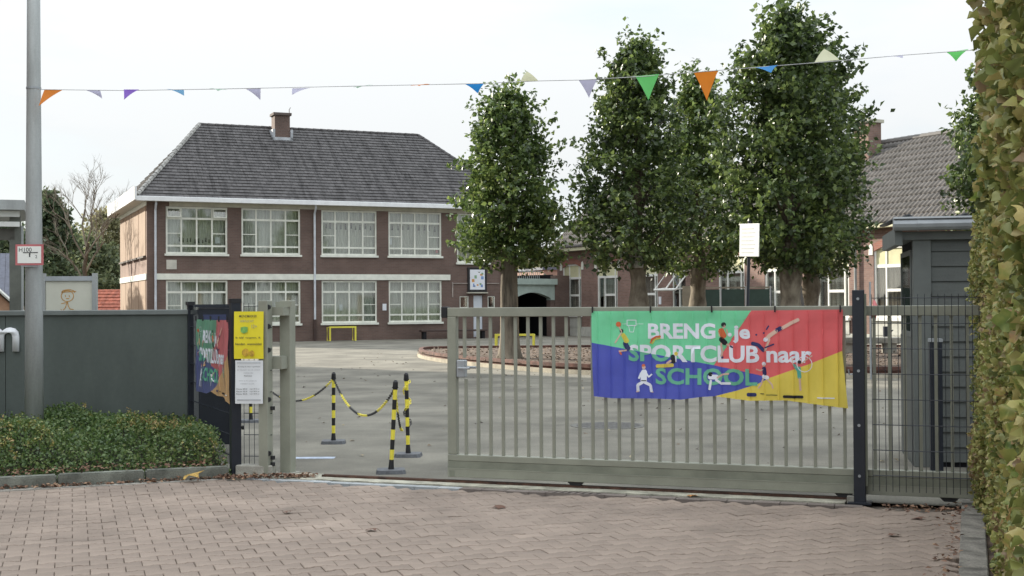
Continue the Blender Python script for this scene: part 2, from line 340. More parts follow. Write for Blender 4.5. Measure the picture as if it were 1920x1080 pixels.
# gate threshold: concrete strip, rail, border pavers
thr = empty('gate_threshold', (*gp(0), 0), -19.2, kind='structure')
mb = MB(); n = 60; x0, x1 = -2.35, 3.42
edge = [(-.20 + .012 * math.sin(i * 1.7) + random.uniform(-.012, .012) - (.03 if i < 12 else 0)) for i in range(n + 1)]
for i in range(n):
    xa, xb = x0 + (x1 - x0) * i / n, x0 + (x1 - x0) * (i + 1) / n
    bk = .16 if xa < -1.2 else .10
    mb.quad((xa, edge[i], .012), (xb, edge[i + 1], .012), (xb, bk, .010), (xa, bk, .010)); mb.quad((xa, edge[i], .012), (xb, edge[i + 1], .012), (xb, edge[i + 1], -.05), (xa, edge[i], -.05))
m_strip = mat('pale_threshold_concrete', (.44, .42, .34), .9, .22, 5, .5, 90, fine=.18)
mb.build('concrete_strip', m_strip, thr)
MB().box(-1.28, -.028, .0, 3.45, -.012, .030).box(-1.28, .012, .0, 3.45, .028, .030).box(-1.28, -.012, .008, 3.45, .012, .016).build('track_rail', m_rust, thr)
pm1 = MB(); i = 0; t = -1.9
gm = {}
while t < 3.4:
    l_ = .21; key = 'g' if t < .1 else 'b'
    if key not in gm:
        q = MB(); q.box(.003, 0, -.04, l_ - .003, .098, .0); gm[key] = q.mesh('border_paver', m_pavg if key == 'g' else m_pavbr)
    if not (.98 < t + .1 < 1.5): put('border_paver', gm[key], thr, loc=(t, -.325 , .004 + random.uniform(-.002, .002)))
    t += l_
# drain grate
g = empty('drain_grate', (*gp(1.24, -.275), 0), -19.2, 'rusty slotted drain grate set in the paving before the sliding gate', 'drain')
MB().box(-.26, -.055, -.03, .26, -.045, .008).box(-.26, .045, -.03, .26, .055, .008).box(-.26, -.055, -.03, -.25, .055, .008).box(.25, -.055, -.03, .26, .055, .008).build('frame', m_pavbr, g)
m_iron = mat('dark_iron', (.07, .055, .045), .7, .2, 20)
for i in range(8): MB().add([(x + dx, y, z) for z in (.001, .007) for x, y in ((-.235 + i * .06, -.045), (-.212 + i * .06, -.045), (-.182 + i * .06, .045), (-.205 + i * .06, .045)) for dx in (0,)], [(0, 1, 2, 3), (4, 5, 6, 7), (0, 1, 5, 4), (1, 2, 6, 5), (2, 3, 7, 6), (3, 0, 4, 7)]).build('bar', m_pavbr, g)
MB().box(-.25, -.045, -.03, .25, .045, .0).build('sump', m_dark, g)
# left kerb
kb = empty('kerb', (*kerb0, 0), 19.2, kind='structure'); kg = MB().box(.006, 0, -.05, .744, .13, .105).mesh('kerbstone', m_kerb)
bm = bmesh.new(); bm.from_mesh(kg); bmesh.ops.bevel(bm, geom=bm.edges[:], offset=.012, segments=2, affect='EDGES'); bm.to_mesh(kg); bm.free()
for i in range(-6, 3):
    if i * .75 - .12 < 1.98: put('kerbstone', kg, kb, loc=(i * .75 - .28, random.uniform(-.006, .006), random.uniform(-.006, .004)), rot=(0, 0, R(random.uniform(-.3, .3))))
# grey gutter strip at foot of kerb
MB().box(-6, -.10, -.05, 2.0, -.004, .006).build('gutter_strip', mat('gutter_concrete', (.33, .31, .275), .9, .15, 3, .3, 90, fine=.12), kb)
# right kerb strip
rk = empty('edging', (3.67, 10.36, 0), 70.1, kind='structure')
for i in range(-9, 1): MB().box(.004, -.165, -.05, .996, .0, .022).build('edging_stone', mat('edging_concrete', (.20, .185, .16), .9, .25, 5, .4, 70, fine=.25), rk, loc=(i * 1.0, 0, random.uniform(-.003, .003)), bevel=.008)
# soil beyond the kerb and under the hedge
sheet('planting_bed', [(-9, 9.6), (-4.5, 11.1), (-2.5, 11.8), (-2.5, 12.2), (-3.4, 13.75), (-14, 13.3), (-14, 8)], -.01, m_soil, kind='structure')
sheet('hedge_bed', [(2.2, 5.9), (3.83, 10.36), (4.6, 10.4), (8, 9.5), (8, 2), (1.0, 2.6)], -.012, m_soil, kind='structure')

# tree bed with board edge
bed_pts = [(-2.9, 40.2), (-2.75, 37.5), (-1.95, 34.6), (-.6, 31.6), (1.0, 28.9), (3.0, 27.2), (5.2, 26.5), (7.6, 26.3), (10.5, 26.0), (14.0, 25.0), (17, 27), (14, 38), (8, 41), (1, 41.2), (-2, 41)]
def smooth_loop(p, n=6):
    o = []
    N = len(p)
    for i in range(N):
        a, b, c_, d = [Vector(p[(i + k) % N]) for k in (-1, 0, 1, 2)]
        for s in range(n):
            t = s / n; o.append(.5 * ((2 * b) + (c_ - a) * t + (2 * a - 5 * b + 4 * c_ - d) * t * t + (-a + 3 * b - 3 * c_ + d) * t ** 3))
    return o
bl = smooth_loop(bed_pts)
def ring(mb, loop, w, z0, z1, off=0):
    N = len(loop); cen = sum(loop, Vector((0, 0))) / N
    nn = []
    for i in range(N):
        d = (loop[(i + 1) % N] - loop[i - 1]).normalized(); nn.append(Vector((-d.y, d.x)))
    A = [loop[i] + nn[i] * off for i in range(N)]; B = [loop[i] + nn[i] * (off + w) for i in range(N)]
    vs = [(p.x, p.y, z) for z in (z0, z1) for L_ in (A, B) for p in L_]; fs = []
    for i in range(N):
        j = (i + 1) % N; fs += [(i, j, 2 * N + j, 2 * N + i), (N + i, N + j, 3 * N + j, 3 * N + i), (2 * N + i, 2 * N + j, 3 * N + j, 3 * N + i)]
    mb.add(vs, fs)
tb = empty('tree_bed', (0, 0, 0), kind='structure')
mb = MB(); ring(mb, bl, .28, 0, .10); mb.build('concrete_edge', mat('bed_concrete', (.42, .38, .30), .9, .15, 2, .2, 40, fine=.1), tb)
mb = MB(); ring(mb, bl, .12, .10, .235, .05); mb.build('board_edge', m_corten, tb)
MB().add([(p.x, p.y, .16) for p in bl], [tuple(range(len(bl)))]).build('soil', m_soil, tb)

# ---------------------------------------------------------------- school building
S = empty('school_building', (-15.3, 52.96, 0), 23.3, 'two storey brown brick school with grey hipped roof and cream windows', 'building')
def wall_holes(mb, x0, x1, z0, z1, holes, y, th):
    xs = sorted(set([x0, x1] + [h[0] for h in holes] + [h[2] for h in holes])); zs = sorted(set([z0, z1] + [h[1] for h in holes] + [h[3] for h in holes]))
    for i in range(len(xs) - 1):
        for j in range(len(zs) - 1):
            cx, cz = (xs[i] + xs[i + 1]) / 2, (zs[j] + zs[j + 1]) / 2
            if not any(h[0] < cx < h[2] and h[1] < cz < h[3] for h in holes): mb.quad((xs[i], y, zs[j]), (xs[i + 1], y, zs[j]), (xs[i + 1], y, zs[j + 1]), (xs[i], y, zs[j + 1]))
    for a, b, c_, d in holes:
        mb.quad((a, y, b), (a, y + th, b), (a, y + th, d), (a, y, d)).quad((c_, y, b), (c_, y + th, b), (c_, y + th, d), (c_, y, d))
        mb.quad((a, y, b), (c_, y, b), (c_, y + th, b), (a, y + th, b)).quad((a, y, d), (c_, y, d), (c_, y + th, d), (a, y + th, d))
SW, SD = 16.8, 10.0
wx = [(.78, 3.36), (3.96, 6.54), (7.49, 10.04), (10.59, 13.14)]
holes = [(a, 3.73, b, 5.79) for a, b in wx] + [(a, .72, b, 2.66) for a, b in wx] + [(13.9, 3.45, 15.5, 5.79)] + [(14.02, 1.40, 14.46, 1.95), (14.70, .05, 15.16, 1.98), (15.42, 1.40, 15.78, 1.95)]
mb = MB(); wall_holes(mb, 0, SW, 0, 6.0, holes, 0, .22); mb.build('front_wall', m_brick, S)
MB().quad((0, 0, 0), (0, SD, 0), (0, SD, 6), (0, 0, 6)).build('side_wall', m_litbrick, S, label='side wall in school brick made paler for sunlight')
MB().quad((SW, 0, 0), (SW, SD, 0), (SW, SD, 6), (SW, 0, 6)).quad((0, SD, 0), (SW, SD, 0), (SW, SD, 6), (0, SD, 6)).build('rear_wall', m_brick, S)
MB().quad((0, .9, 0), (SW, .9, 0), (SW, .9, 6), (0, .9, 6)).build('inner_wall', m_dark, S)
MB().box(.92, -.035, 5.80, 16.5, -.002, 5.98).build('frieze', m_frieze, S)  # cream band with the eave shade put into its greyer colour
MB().box(.40, -.05, 2.69, 13.55, -.002, 2.945).build('string_band', m_cream, S)
MB().box(-.05, .02, 2.69, -.002, 9.8, 2.945).box(-.05, .02, 5.80, -.002, 9.8, 5.98).build('side_band', m_cream, S)
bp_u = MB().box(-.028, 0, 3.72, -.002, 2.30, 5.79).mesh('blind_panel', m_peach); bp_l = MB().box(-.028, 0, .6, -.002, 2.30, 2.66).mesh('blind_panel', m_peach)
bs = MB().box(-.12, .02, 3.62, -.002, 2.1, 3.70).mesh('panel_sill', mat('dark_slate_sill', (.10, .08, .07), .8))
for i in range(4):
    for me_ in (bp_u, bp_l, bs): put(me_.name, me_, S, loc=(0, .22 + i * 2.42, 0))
# gutters, soffit, fascia
MB().box(-.5, -.52, 5.96, SW + .45, -.42, 6.16).build('gutter', m_gutterw, S, bevel=.015)
MB().box(-.45, -.44, 5.985, SW + .4, -.001, 6.02).box(-.5, 0, 5.985, -.001, SD + .45, 6.02).build('soffit', mat('soffit_board', (.62, .61, .55), .8, .05), S)
MB().box(-.56, -.54, 6.0, -.46, SD + .5, 6.55).box(-.56, SD + .4, 5.96, -.06, SD + .5, 6.4).build('side_fascia', m_gutterw, S)
# roof tiles
RH = 10.02; AX0, AX1 = 3.03, 13.77
def roof_plane(mb, P, ex, up, length, run, li, ri, tw=.24, ch=.265, th=.042):
    """P eave corner, ex unit along eave, up vector per metre of slope; li/ri inset of left/right edge at the top"""
    n = int(run / ch) + 1; nrm = ex.cross(up).normalized()
    for j in range(n):
        s0, s1 = j * ch, min((j + 1) * ch + .03, run)
        off = (j % 2) * tw / 2
        for i in range(-1, int(length / tw) + 2):
            a, b = i * tw + off, (i + 1) * tw + off - .008
            f0, f1 = s0 / run, s1 / run
            a0, b0 = max(a, li * f0), min(b, length - ri * f0); a1, b1 = max(a, li * f1), min(b, length - ri * f1)
            if b0 - a0 < .02: continue
            if b1 < a1: a1 = b1 = (a1 + b1) / 2
            h = th + random.uniform(-.004, .006)
            q = [P + ex * a0 + up * s0 + nrm * h, P + ex * b0 + up * s0 + nrm * h, P + ex * b1 + up * s1 + nrm * .004, P + ex * a1 + up * s1 + nrm * .004,
                 P + ex * a0 + up * s0 - nrm * .01, P + ex * b0 + up * s0 - nrm * .01]
            mb.add(q, [(0, 1, 2, 3), (4, 5, 1, 0)])
mb = MB(); e0 = 6.13
f = Vector((0, 5.45, RH - e0)); run = f.length
roof_plane(mb, Vector((-.45, -.45, e0)), Vector((1, 0, 0)), f / run, SW + .9, run, AX0 + .45, SW + .45 - AX1)
me = bpy.data.meshes.new('front_roof_tiles'); me.from_pydata([tuple(v) for v in mb.v], [], mb.f); me.materials.append(m_tile); put('front_roof_tiles', me, S, kind='stuff')
for nm, P, ex, f in (('side_roof_tiles', (-.45, SD + .45, e0), (0, -1, 0), Vector((AX0 + .45, 0, RH - e0))), ('side_roof_tiles', (SW + .45, -.45, e0), (0, 1, 0), Vector((-(SW + .45 - AX1), 0, RH - e0)))):
    mb = MB(); roof_plane(mb, Vector(P), Vector(ex), f / f.length, SD + .9, f.length, 5.45, 5.45)
    me = bpy.data.meshes.new(nm); me.from_pydata([tuple(v) for v in mb.v], [], mb.f); me.materials.append(m_tile); put(nm, me, S, kind='stuff')
A, B_, Cc, D_ = (-.45, -.45, e0 - .03), (SW + .45, -.45, e0 - .03), (SW + .45, SD + .45, e0 - .03), (-.45, SD + .45, e0 - .03); Rl, Rr = (AX0, 5, RH - .03), (AX1, 5, RH - .03)
MB().add([A, B_, Cc, D_, Rl, Rr], [(0, 1, 5, 4), (1, 2, 5), (2, 3, 4, 5), (3, 0, 4)]).build('roof_deck', m_tile, S)
mb = MB()
def hip(mb, a, b, r, n):
    a, b = Vector(a), Vector(b)
    for i in range(n): mb.tube([a.lerp(b, i / n), a.lerp(b, (i + .96) / n)], [r * 1.12, r * .95], 7)
hip(mb, (AX0, 5, RH), (AX1, 5, RH), .085, 30); hip(mb, (SW + .45, -.45, e0 + .04), (AX1, 5, RH), .085, 20)
mb.build('ridge_caps', m_tile, S)
mb = MB(); hip(mb, (-.45, -.45, e0 + .06), (AX0, 5, RH + .02), .10, 22); mb.build('hip_caps', m_mortar, S, label='pale mortared hip edge of the roof')
# chimney
cx_ = 6.75
ch = MB().box(cx_ - .40, 4.1, 9.0, cx_ + .32, 4.8, 10.55).build('chimney', m_brick, S)
MB().box(cx_ - .47, 4.03, 10.52, cx_ + .39, 4.87, 10.64).build('chimney_cap', mat('chimney_cap', (.14, .11, .10), .9), ch)
MB().box(cx_ - .52, 3.98, 9.33, cx_ + .44, 4.09, 9.47).box(cx_ - .52, 3.98, 9.35, cx_ - .41, 4.85, 9.85).box(cx_ + .33, 3.98, 9.35, cx_ + .44, 4.85, 9.85).build('flashing', mat('lead_flashing', (.45, .47, .5), .5), ch)
MB().tube([(cx_ + .36, 4.4, 10.6), (cx_ + .36, 4.4, 10.85), (cx_ + .42, 4.4, 10.95)], .02, 5).build('flue_pipe', m_pipeb, ch)
# drain pipes
for x in (.34, 7.16):
    MB().tube([(x, -.30, 5.98), (x, -.30, 5.85), (x, -.09, 5.6), (x, -.09, .95)], .05, 8).build('drainpipe', m_pipe, S)
    MB().tube([(x, -.09, .95), (x, -.09, 0)], .062, 8).build('drainpipe_foot', m_pipeb, S)
MB().tube([(16.15, -.08, 3.4), (16.15, -.08, 0)], .05, 8).build('drainpipe', m_pipeb, S, label='dark brown drainpipe')
# windows
def bars(mb, x0, x1, z0, z1, cols, rows, w=.065, y0=.06, y1=.12, outer=.075):
    mb.box(x0, y0 - .02, z0, x1, y1, z0 + outer).box(x0, y0 - .02, z1 - outer, x1, y1, z1).box(x0, y0 - .02, z0 + outer, x0 + outer, y1, z1 - outer).box(x1 - outer, y0 - .02, z0 + outer, x1, y1, z1 - outer)
    for cxx in cols: mb.box(cxx - w / 2, y0, z0 + outer, cxx + w / 2, y1, z1 - outer)
    for (a, b, z, ww) in rows: mb.box(a, y0 + .004, z - ww / 2, b, y1 - .004, z + ww / 2)
CUR = {}
def curtain_mesh(wd, ht, m, key, amp=.035, per=.16, y=.26):
    k = (round(wd, 2), round(ht, 2), key)
    if k in CUR: return CUR[k]
    n = int(wd / .022); xs = np.linspace(0, wd, n); ph = rng.uniform(0, 6, 4)
    ys = y + amp * np.sin(xs * 2 * PI / per + 1.2 * np.sin(xs * 3 + ph[0])) + .012 * np.sin(xs * 23 + ph[1])
    V = [(x, yy, zz) for zz in (0, ht) for x, yy in zip(xs, ys)]; F = [(i, i + 1, n + i + 1, n + i) for i in range(n - 1)]
    CUR[k] = npmesh('curtain', V, F, m, True); return CUR[k]
PN = {}
def pane_mesh(wd, ht):
    k = (round(wd, 3), round(ht, 3))
    if k not in PN: PN[k] = MB().box(0, 0, 0, wd, .006, ht).mesh('pane', m_glass)
    return PN[k]
def school_window(x0, x1, z0, z1, opened=(), ncol=4, label=None):
    W = x1 - x0; cs = [x0 + W * f for f in ([.25, .5, .75] if ncol == 4 else [.5])]
    zb, zt = z0 + .40, z1 - .50
    if ncol != 4: zb = z0 + .8
    rows = [(x0 + .07, x1 - .07, zb, .075), (x0 + .07, x1 - .07, zt, .085)]
    mid = (zb + zt) / 2 - .05
    cb = [x0] + cs + [x1]
    for i in range(ncol):
        if ncol == 4 and i in (0, 3): rows.append((cb[i] + .03, cb[i + 1] - .03, mid, .035))
    mb = MB(); bars(mb, x0, x1, z0 + .06, z1, cs, rows)
    wn = mb.build('window', m_cream, S, label=label)
    MB().box(x0 - .06, -.075, z0 - .03, x1 + .06, .10, z0 + .058).build('sill', m_cream, wn)
    for i in range(ncol):
        a, b = cb[i] + .035, cb[i + 1] - .035
        segs = [(z0 + .13, zb - .04), (zb + .04, zt - .045)] if not (ncol == 4 and i in (0, 3)) else [(z0 + .13, zb - .04), (zb + .04, mid - .02), (mid + .02, zt - .045)]
        for za, zb_ in segs: put('pane', pane_mesh(b - a, zb_ - za), wn, loc=(a, .085, za))
        za, zb_ = zt + .045, z1 - .08
        if i in opened:
            sa = MB().box(0, -.02, -.42, b - a, .02, -.37).box(0, -.02, -.04, b - a, .02, 0).box(0, -.02, -.37, .045, .02, -.04).box(b - a - .045, -.02, -.37, b - a, .02, -.04).box(.045, -.003, -.37, b - a - .045, .003, -.04).build('open_sash', [m_cream, m_glass], wn, loc=(a, .03, zb_ + .02), rot=(R(-16), 0, 0))
            sa.data.polygons.foreach_set('material_index', [0] * 24 + [1] * 6)
        else: put('pane', pane_mesh(b - a, zb_ - za), wn, loc=(a, .085, za))
    put('curtain', curtain_mesh(W - .1, z1 - z0 - .15, m_curtain, 's'), wn, loc=(x0 + .05, 0, z0 + .08))
    return wn
wins = []
for i, (a, b) in enumerate(wx): wins.append(school_window(a, b, 3.73, 5.79, (0, 3) if i == 0 else (), label='upper window with two vents tilted open' if i == 0 else None))
for i, (a, b) in enumerate(wx): wins.append(school_window(a, b, .72, 2.66))
school_window(13.9, 15.5, 3.45, 5.79, ncol=2)
# paper cut-outs and papers in the panes
m_paper = mat('paper', (.75, .77, .82), .8, .03)
def cutouts(wn, x0, x1, z, n, hgt, seed):
    r = random.Random(seed); mb = MB()
    for i in range(n):
        x = x0 + (x1 - x0) * (i + .5) / n + r.uniform(-.03, .03); zz = z + r.uniform(-.04, .04); s = hgt * r.uniform(.8, 1.15)
        mb.add([(x + s * .16 * math.cos(t * PI / 3), .14, zz + s + s * .16 * math.sin(t * PI / 3)) for t in range(6)], [tuple(range(6))])
        mb.add([(x - s * .2, .14, zz), (x + s * .2, .14, zz), (x + s * .12, .14, zz + s * .85), (x - s * .12, .14, zz + s * .85)], [(0, 1, 2, 3)])
    mb.build('paper_cutouts', m_ink, wn, kind='stuff')
cutouts(wins[0], 1.3, 2.7, 4.28, 9, .16, 1); cutouts(wins[2], 7.6, 9.9, 4.95, 10, .22, 2); cutouts(wins[3], 10.7, 13.0, 4.95, 9, .20, 3)
MB().box(2.86, .13, 4.25, 3.06, .135, 4.52).build('paper', m_paper, wins[0]); MB().box(10.66, .13, 4.3, 10.80, .135, 4.6).build('paper', m_paper, wins[3]); MB().box(8.33, .13, 1.32, 8.47, .135, 1.6).build('paper', m_paper, wins[6])
MB().box(12.9, .14, 3.95, 13.02, .15, 4.15).build('red_paper', m_red, wins[3])
MB().box(.80, -.03, 3.13, 1.22, -.001, 3.53).build('plaque', mat('stone_plaque', (.55, .53, .47), .8, .08), S, label='square cream stone plaque')
MB().box(10.29, -.03, 1.32, 10.47, -.001, 1.62).build('wall_notice', m_paper, S)
# small windows, door and shelf on the right part
for a, b in ((14.02, 14.46), (15.42, 15.78)):
    sw = MB().box(a, .02, 1.40, a + .04, .1, 1.95).box(b - .04, .02, 1.40, b, .1, 1.95).box(a + .04, .02, 1.40, b - .04, .1, 1.44).box(a + .04, .02, 1.91, b - .04, .1, 1.95).build('small_window', m_cream, S)
    MB().box(a + .04, .07, 1.44, b - .04, .076, 1.91).build('pane', m_glass, sw)
dr = MB().box(14.70, .06, .05, 15.16, .11, 1.98).build('door', mat('pale_blue_door', (.62, .66, .72), .5, .04), S)
MB().box(14.76, .03, 1.0, 14.80, .06, 1.12).build('handle', m_zinc, dr)
MB().box(13.7, -.04, 2.52, 16.0, -.001, 2.56).box(13.64, -.04, 1.9, 13.69, -.001, 2.6).build('cable_conduit', mat('conduit', (.35, .30, .27), .7), S)
nb = MB().box(14.40, -.09, 2.14, 15.34, -.001, 3.28).build('notice_case', m_black, S, label='black framed white display case')
MB().box(14.50, -.10, 2.25, 15.24, -.091, 3.18).build('poster', m_paper, nb)
mb = MB(); r = random.Random(4)
for i in range(10):
    x, z = r.uniform(14.55, 15.1), r.uniform(2.3, 3.05); mb.box(x, -.104, z, x + r.uniform(.05, .14), -.101, z + r.uniform(.06, .16), i % 3)
mb.build('poster_pictures', [mat('pic_blue', (.2, .3, .55)), mat('pic_orange', (.6, .3, .1)), mat('pic_green', (.25, .4, .25))], nb, kind='stuff')
MB().box(14.36, -.16, 2.08, 15.38, -.002, 2.135).build('case_shelf', m_frieze, nb)

# yellow goals and bench
def goal(x, y, deg, wd, h, dp, label):
    g = empty('small_goal', (x, y, 0), deg, label, 'goal', 'small yellow playground goals')
    MB().box(0, -.04, h - .07, wd, .04, h).build('crossbar', m_yelpaint, g)
    MB().box(0, -.04, 0, .07, .04, h - .07).build('post', m_yelpaint, g); MB().box(wd - .07, -.04, 0, wd, .04, h - .07).build('post', m_yelpaint, g)
    MB().tube([(.03, 0, h - .05), (.03, dp, h - .05), (.03, dp, 0), (.03, 0, .03)], .022, 6).tube([(wd - .03, 0, h - .05), (wd - .03, dp, h - .05), (wd - .03, dp, 0), (wd - .03, 0, .03)], .022, 6).build('rear_frame', m_yelpaint, g)
SM = Matrix.Translation(S.location) @ Matrix.Rotation(R(23.3), 4, 'Z')
def sl_(x, y, z=0): return SM @ Vector((x, y, z))
p = sl_(7.62, -.75); goal(p.x, p.y, 23.3, 1.22, .64, .45, 'small yellow goal against the school wall under the third window')
goal(-.60, 43.3, -4, 1.36, .56, .7, 'small yellow goal seen through the gate bars behind the round tree trunk')
p = sl_(11.9, -.55); b = empty('bench', (p.x, p.y, 0), 23.3, 'low dark wooden bench along the foot of the school wall', 'bench')
MB().box(0, -.18, .34, 3.2, .18, .42).build('seat', m_pipeb, b, bevel=.01)
for x in (.1, 1.55, 2.95): MB().box(x, -.15, 0, x + .14, .15, .34).build('leg', m_dark, b)

# ---------------------------------------------------------------- covered passage between the buildings
P_ = empty('covered_passage', (.13, 59.7, 0), 42, 'pale teal arched passage between the two brick buildings', 'passage')
def arch_poly(xa, xb, zs, zc, ztop, n=14):
    pts = [(xa, ztop), (xa, zs)] + [(xa + (xb - xa) * i / n, zs + (zc - zs) * math.sin(PI * i / n)) for i in range(1, n)] + [(xb, zs), (xb, ztop)]
    return pts
mb = MB(); pts = arch_poly(.0, 2.35, 1.78, 2.12, 2.48)
n_ = 14
for i in range(n_):
    xa, xb = 2.35 * i / n_, 2.35 * (i + 1) / n_; za, zb2 = [1.85 + .27 * math.sin(PI * q / n_) for q in (i, i + 1)]
    mb.add([(xa, 0, za), (xb, 0, zb2), (xb, 0, 2.5), (xa, 0, 2.5), (xa, .3, za), (xb, .3, zb2), (xb, .3, 2.5), (xa, .3, 2.5)], [(0, 1, 2, 3), (0, 1, 5, 4), (4, 5, 6, 7)])
mb.box(2.35, 0, 1.75, 2.62, .3, 2.5).build('arch_panel', m_teal, P_)
MB().box(-.1, -.12, 2.5, 2.7, .5, 2.78).build('beam', m_teal, P_)
MB().box(2.35, .02, 0, 2.62, .3, 1.75).build('pier', m_brick, P_); MB().box(2.63, -.02, 0, 3.6, .3, 2.95).build('pier', m_brick, P_)
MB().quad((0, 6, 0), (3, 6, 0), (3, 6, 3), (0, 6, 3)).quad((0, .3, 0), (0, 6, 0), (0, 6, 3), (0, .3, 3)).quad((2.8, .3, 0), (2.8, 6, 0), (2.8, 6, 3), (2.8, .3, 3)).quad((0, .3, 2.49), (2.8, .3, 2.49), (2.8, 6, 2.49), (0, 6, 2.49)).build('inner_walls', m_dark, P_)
mb = MB()
for i in range(12): mb.box(.25 + i * .13, .1, 2.78, .275 + i * .13, .125, 3.1)
mb.box(.2, .09, 3.1, 1.85, .135, 3.14).build('railing', m_galv, P_)

# ---------------------------------------------------------------- old wing on the right
Q = empty('brick_wing', (2.957, 62, 0), -61.5, 'long single storey old brick wing with tall windows and weathered pantile roof', 'building')
QX0, QX1 = -1.44, 27.0
w2 = [(-.92, .84), (2.29, 4.04), (5.55, 7.25), (11.55, 13.22), (14.46, 16.1), (17.42, 19.08), (20.3, 21.95), (23.2, 24.9)]
hol = [(a, .98, b, 3.50) for a, b in w2] + [(8.3, .1, 9.3, 3.0)]
mb = MB(); wall_holes(mb, QX0, QX1, 0, 4.15, hol, 0, .20); mb.build('front_wall', m_brick2, Q)
MB().quad((QX0, 0, 0), (QX0, 6.2, 0), (QX0, 6.2, 4.15), (QX0, 0, 4.15)).quad((QX0, 0, 4.15), (QX0, 6.2, 4.15), (QX0, 3.1, 7.5), (QX0, 3.1, 7.5)).quad((QX1, 0, 0), (QX1, 6.2, 0), (QX1, 6.2, 4.15), (QX1, 0, 4.15)).quad((QX1, 0, 4.15), (QX1, 6.2, 4.15), (QX1, 3.1, 7.5), (QX1, 3.1, 7.5)).quad((QX0, 6.2, 0), (QX1, 6.2, 0), (QX1, 6.2, 4.15), (QX0, 6.2, 4.15)).build('side_wall', m_brick2, Q)
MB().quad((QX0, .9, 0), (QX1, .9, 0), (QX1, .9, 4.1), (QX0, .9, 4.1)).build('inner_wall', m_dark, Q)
MB().box(QX0 - .1, -.40, 4.14, QX1, -.005, 4.30).build('fascia', mat('cream_fascia', (.62, .60, .42), .7, .06), Q)
MB().box(QX0 + .02, -.05, 3.98, QX1, -.001, 4.06).build('corbel_course', m_brick2, Q)
MB().box(QX0, -.04, 0, QX1, -.001, .45).build('plinth', mat('pale_plinth', (.52, .52, .47), .85, .08), Q)
m_soldier = brickmat('red_arch_brick', (.33, .13, .095), (.27, .11, .08), (.3, .2, .17))
PNQ = {}
for i, (a, b) in enumerate(w2):
    z0, z1 = .98, 3.50; W = b - a
    c1, c2 = a + W * .33, a + W * .84
    mb = MB(); bars(mb, a, b, z0 + .05, z1, [c1, c2], [(a + .07, b - .07, 2.82, .11), (c1 + .03, c2 - .03, 1.98, .10)], y0=.05, y1=.12)
    wn = mb.build('window', m_white, Q)
    MB().box(a - .08, -.13, z0 - .06, b + .08, .10, z0 + .048).build('sill', m_white, wn)
    MB().box(a + .075, .075, 2.87, b - .075, .083, z1 - .07).build('blind', m_blind, wn)
    for xa, xb, za, zb2 in ((a + .08, c1 - .035, z0 + .13, 2.76), (c1 + .035, c2 - .035, z0 + .13, 1.92), (c1 + .035, c2 - .035, 2.04, 2.76), (c2 + .035, b - .08, z0 + .13, 2.76)):
        put('pane', pane_mesh(xb - xa, zb2 - za), wn, loc=(xa, .08, za))
    put('curtain', curtain_mesh(W - .16, 1.72, m_curtain2, 'q', .03, .12), wn, loc=(a + .08, 0, z0 + .08))
    # segmental arch: brick infill at the corners and a soldier course following the curve
    mb = MB(); n_ = 12
    for k in range(n_):
        xa, xb = a + W * k / n_, a + W * (k + 1) / n_; ra, rb = [3.34 + .20 * math.sin(PI * q / n_) for q in (k, k + 1)]
        mb.add([(xa, -.012, ra), (xb, -.012, rb), (xb, -.012, rb + .26), (xa, -.012, ra + .26), (xa, .06, ra), (xb, .06, rb)], [(0, 1, 2, 3), (0, 1, 5, 4)])
    mb.build('brick_arch', m_soldier, wn)
    for xx in (a - .22, b + .02): MB().prism([(xx, 3.22), (xx + .20, 3.22), (xx + .20, 3.5), (xx + .12, 3.62), (xx + .03, 3.55)], -.03, .0).build('impost_stone', m_cream, wn)
    MB().box(a - .05, -.06, .42, b + .05, -.041, .92).build('window_apron', mat('pale_plinth', ()), wn)
# door and its glass canopy
dq = MB().box(8.3, .05, .1, 8.36, .12, 3.0).box(9.24, .05, .1, 9.3, .12, 3.0).box(8.36, .05, 2.92, 9.24, .12, 3.0).box(8.76, .05, .1, 8.84, .12, 2.92).box(8.36, .06, .1, 8.76, .11, .6).box(8.84, .06, .1, 9.24, .11, .6).build('door', m_white, Q)
MB().box(8.36, .08, .6, 9.24, .086, 2.92).build('pane', m_glass, dq)
cn = MB().tube([(8.0, -.7, 2.15), (9.55, -.7, 2.15)], .055, 8).tube([(8.0, -.7, 2.15), (8.0, 0, 2.25)], .03, 6).tube([(9.55, -.7, 2.15), (9.55, 0, 2.25)], .03, 6).tube([(8.8, -.7, 2.15), (8.8, 0, 2.95)], .035, 6).tube([(8.0, -.7, 2.15), (8.0, 0, 2.95)], .02, 6).tube([(9.55, -.7, 2.15), (9.55, 0, 2.95)], .035, 6).build('door_canopy', m_white, Q)
MB().quad((8.0, -.7, 2.2), (9.55, -.7, 2.2), (9.55, 0, 2.32), (8.0, 0, 2.32)).build('canopy_glass', m_glass, cn)
MB().box(7.35, -.03, 1.52, 7.52, -.001, 1.86).build('wall_notice', m_paper, Q)
MB().box(16.75, -.05, 0, 16.76, -.001, .1).build('air_brick', m_dark, Q)
MB().box(16.35, -.03, 0, 16.75, -.001, 2.2).build('dark_recess', m_dark, Q)
MB().tube([(19.5, -.30, 4.1), (19.5, -.09, 3.8), (19.5, -.09, 0)], .05, 8).build('drainpipe', m_galv, Q)
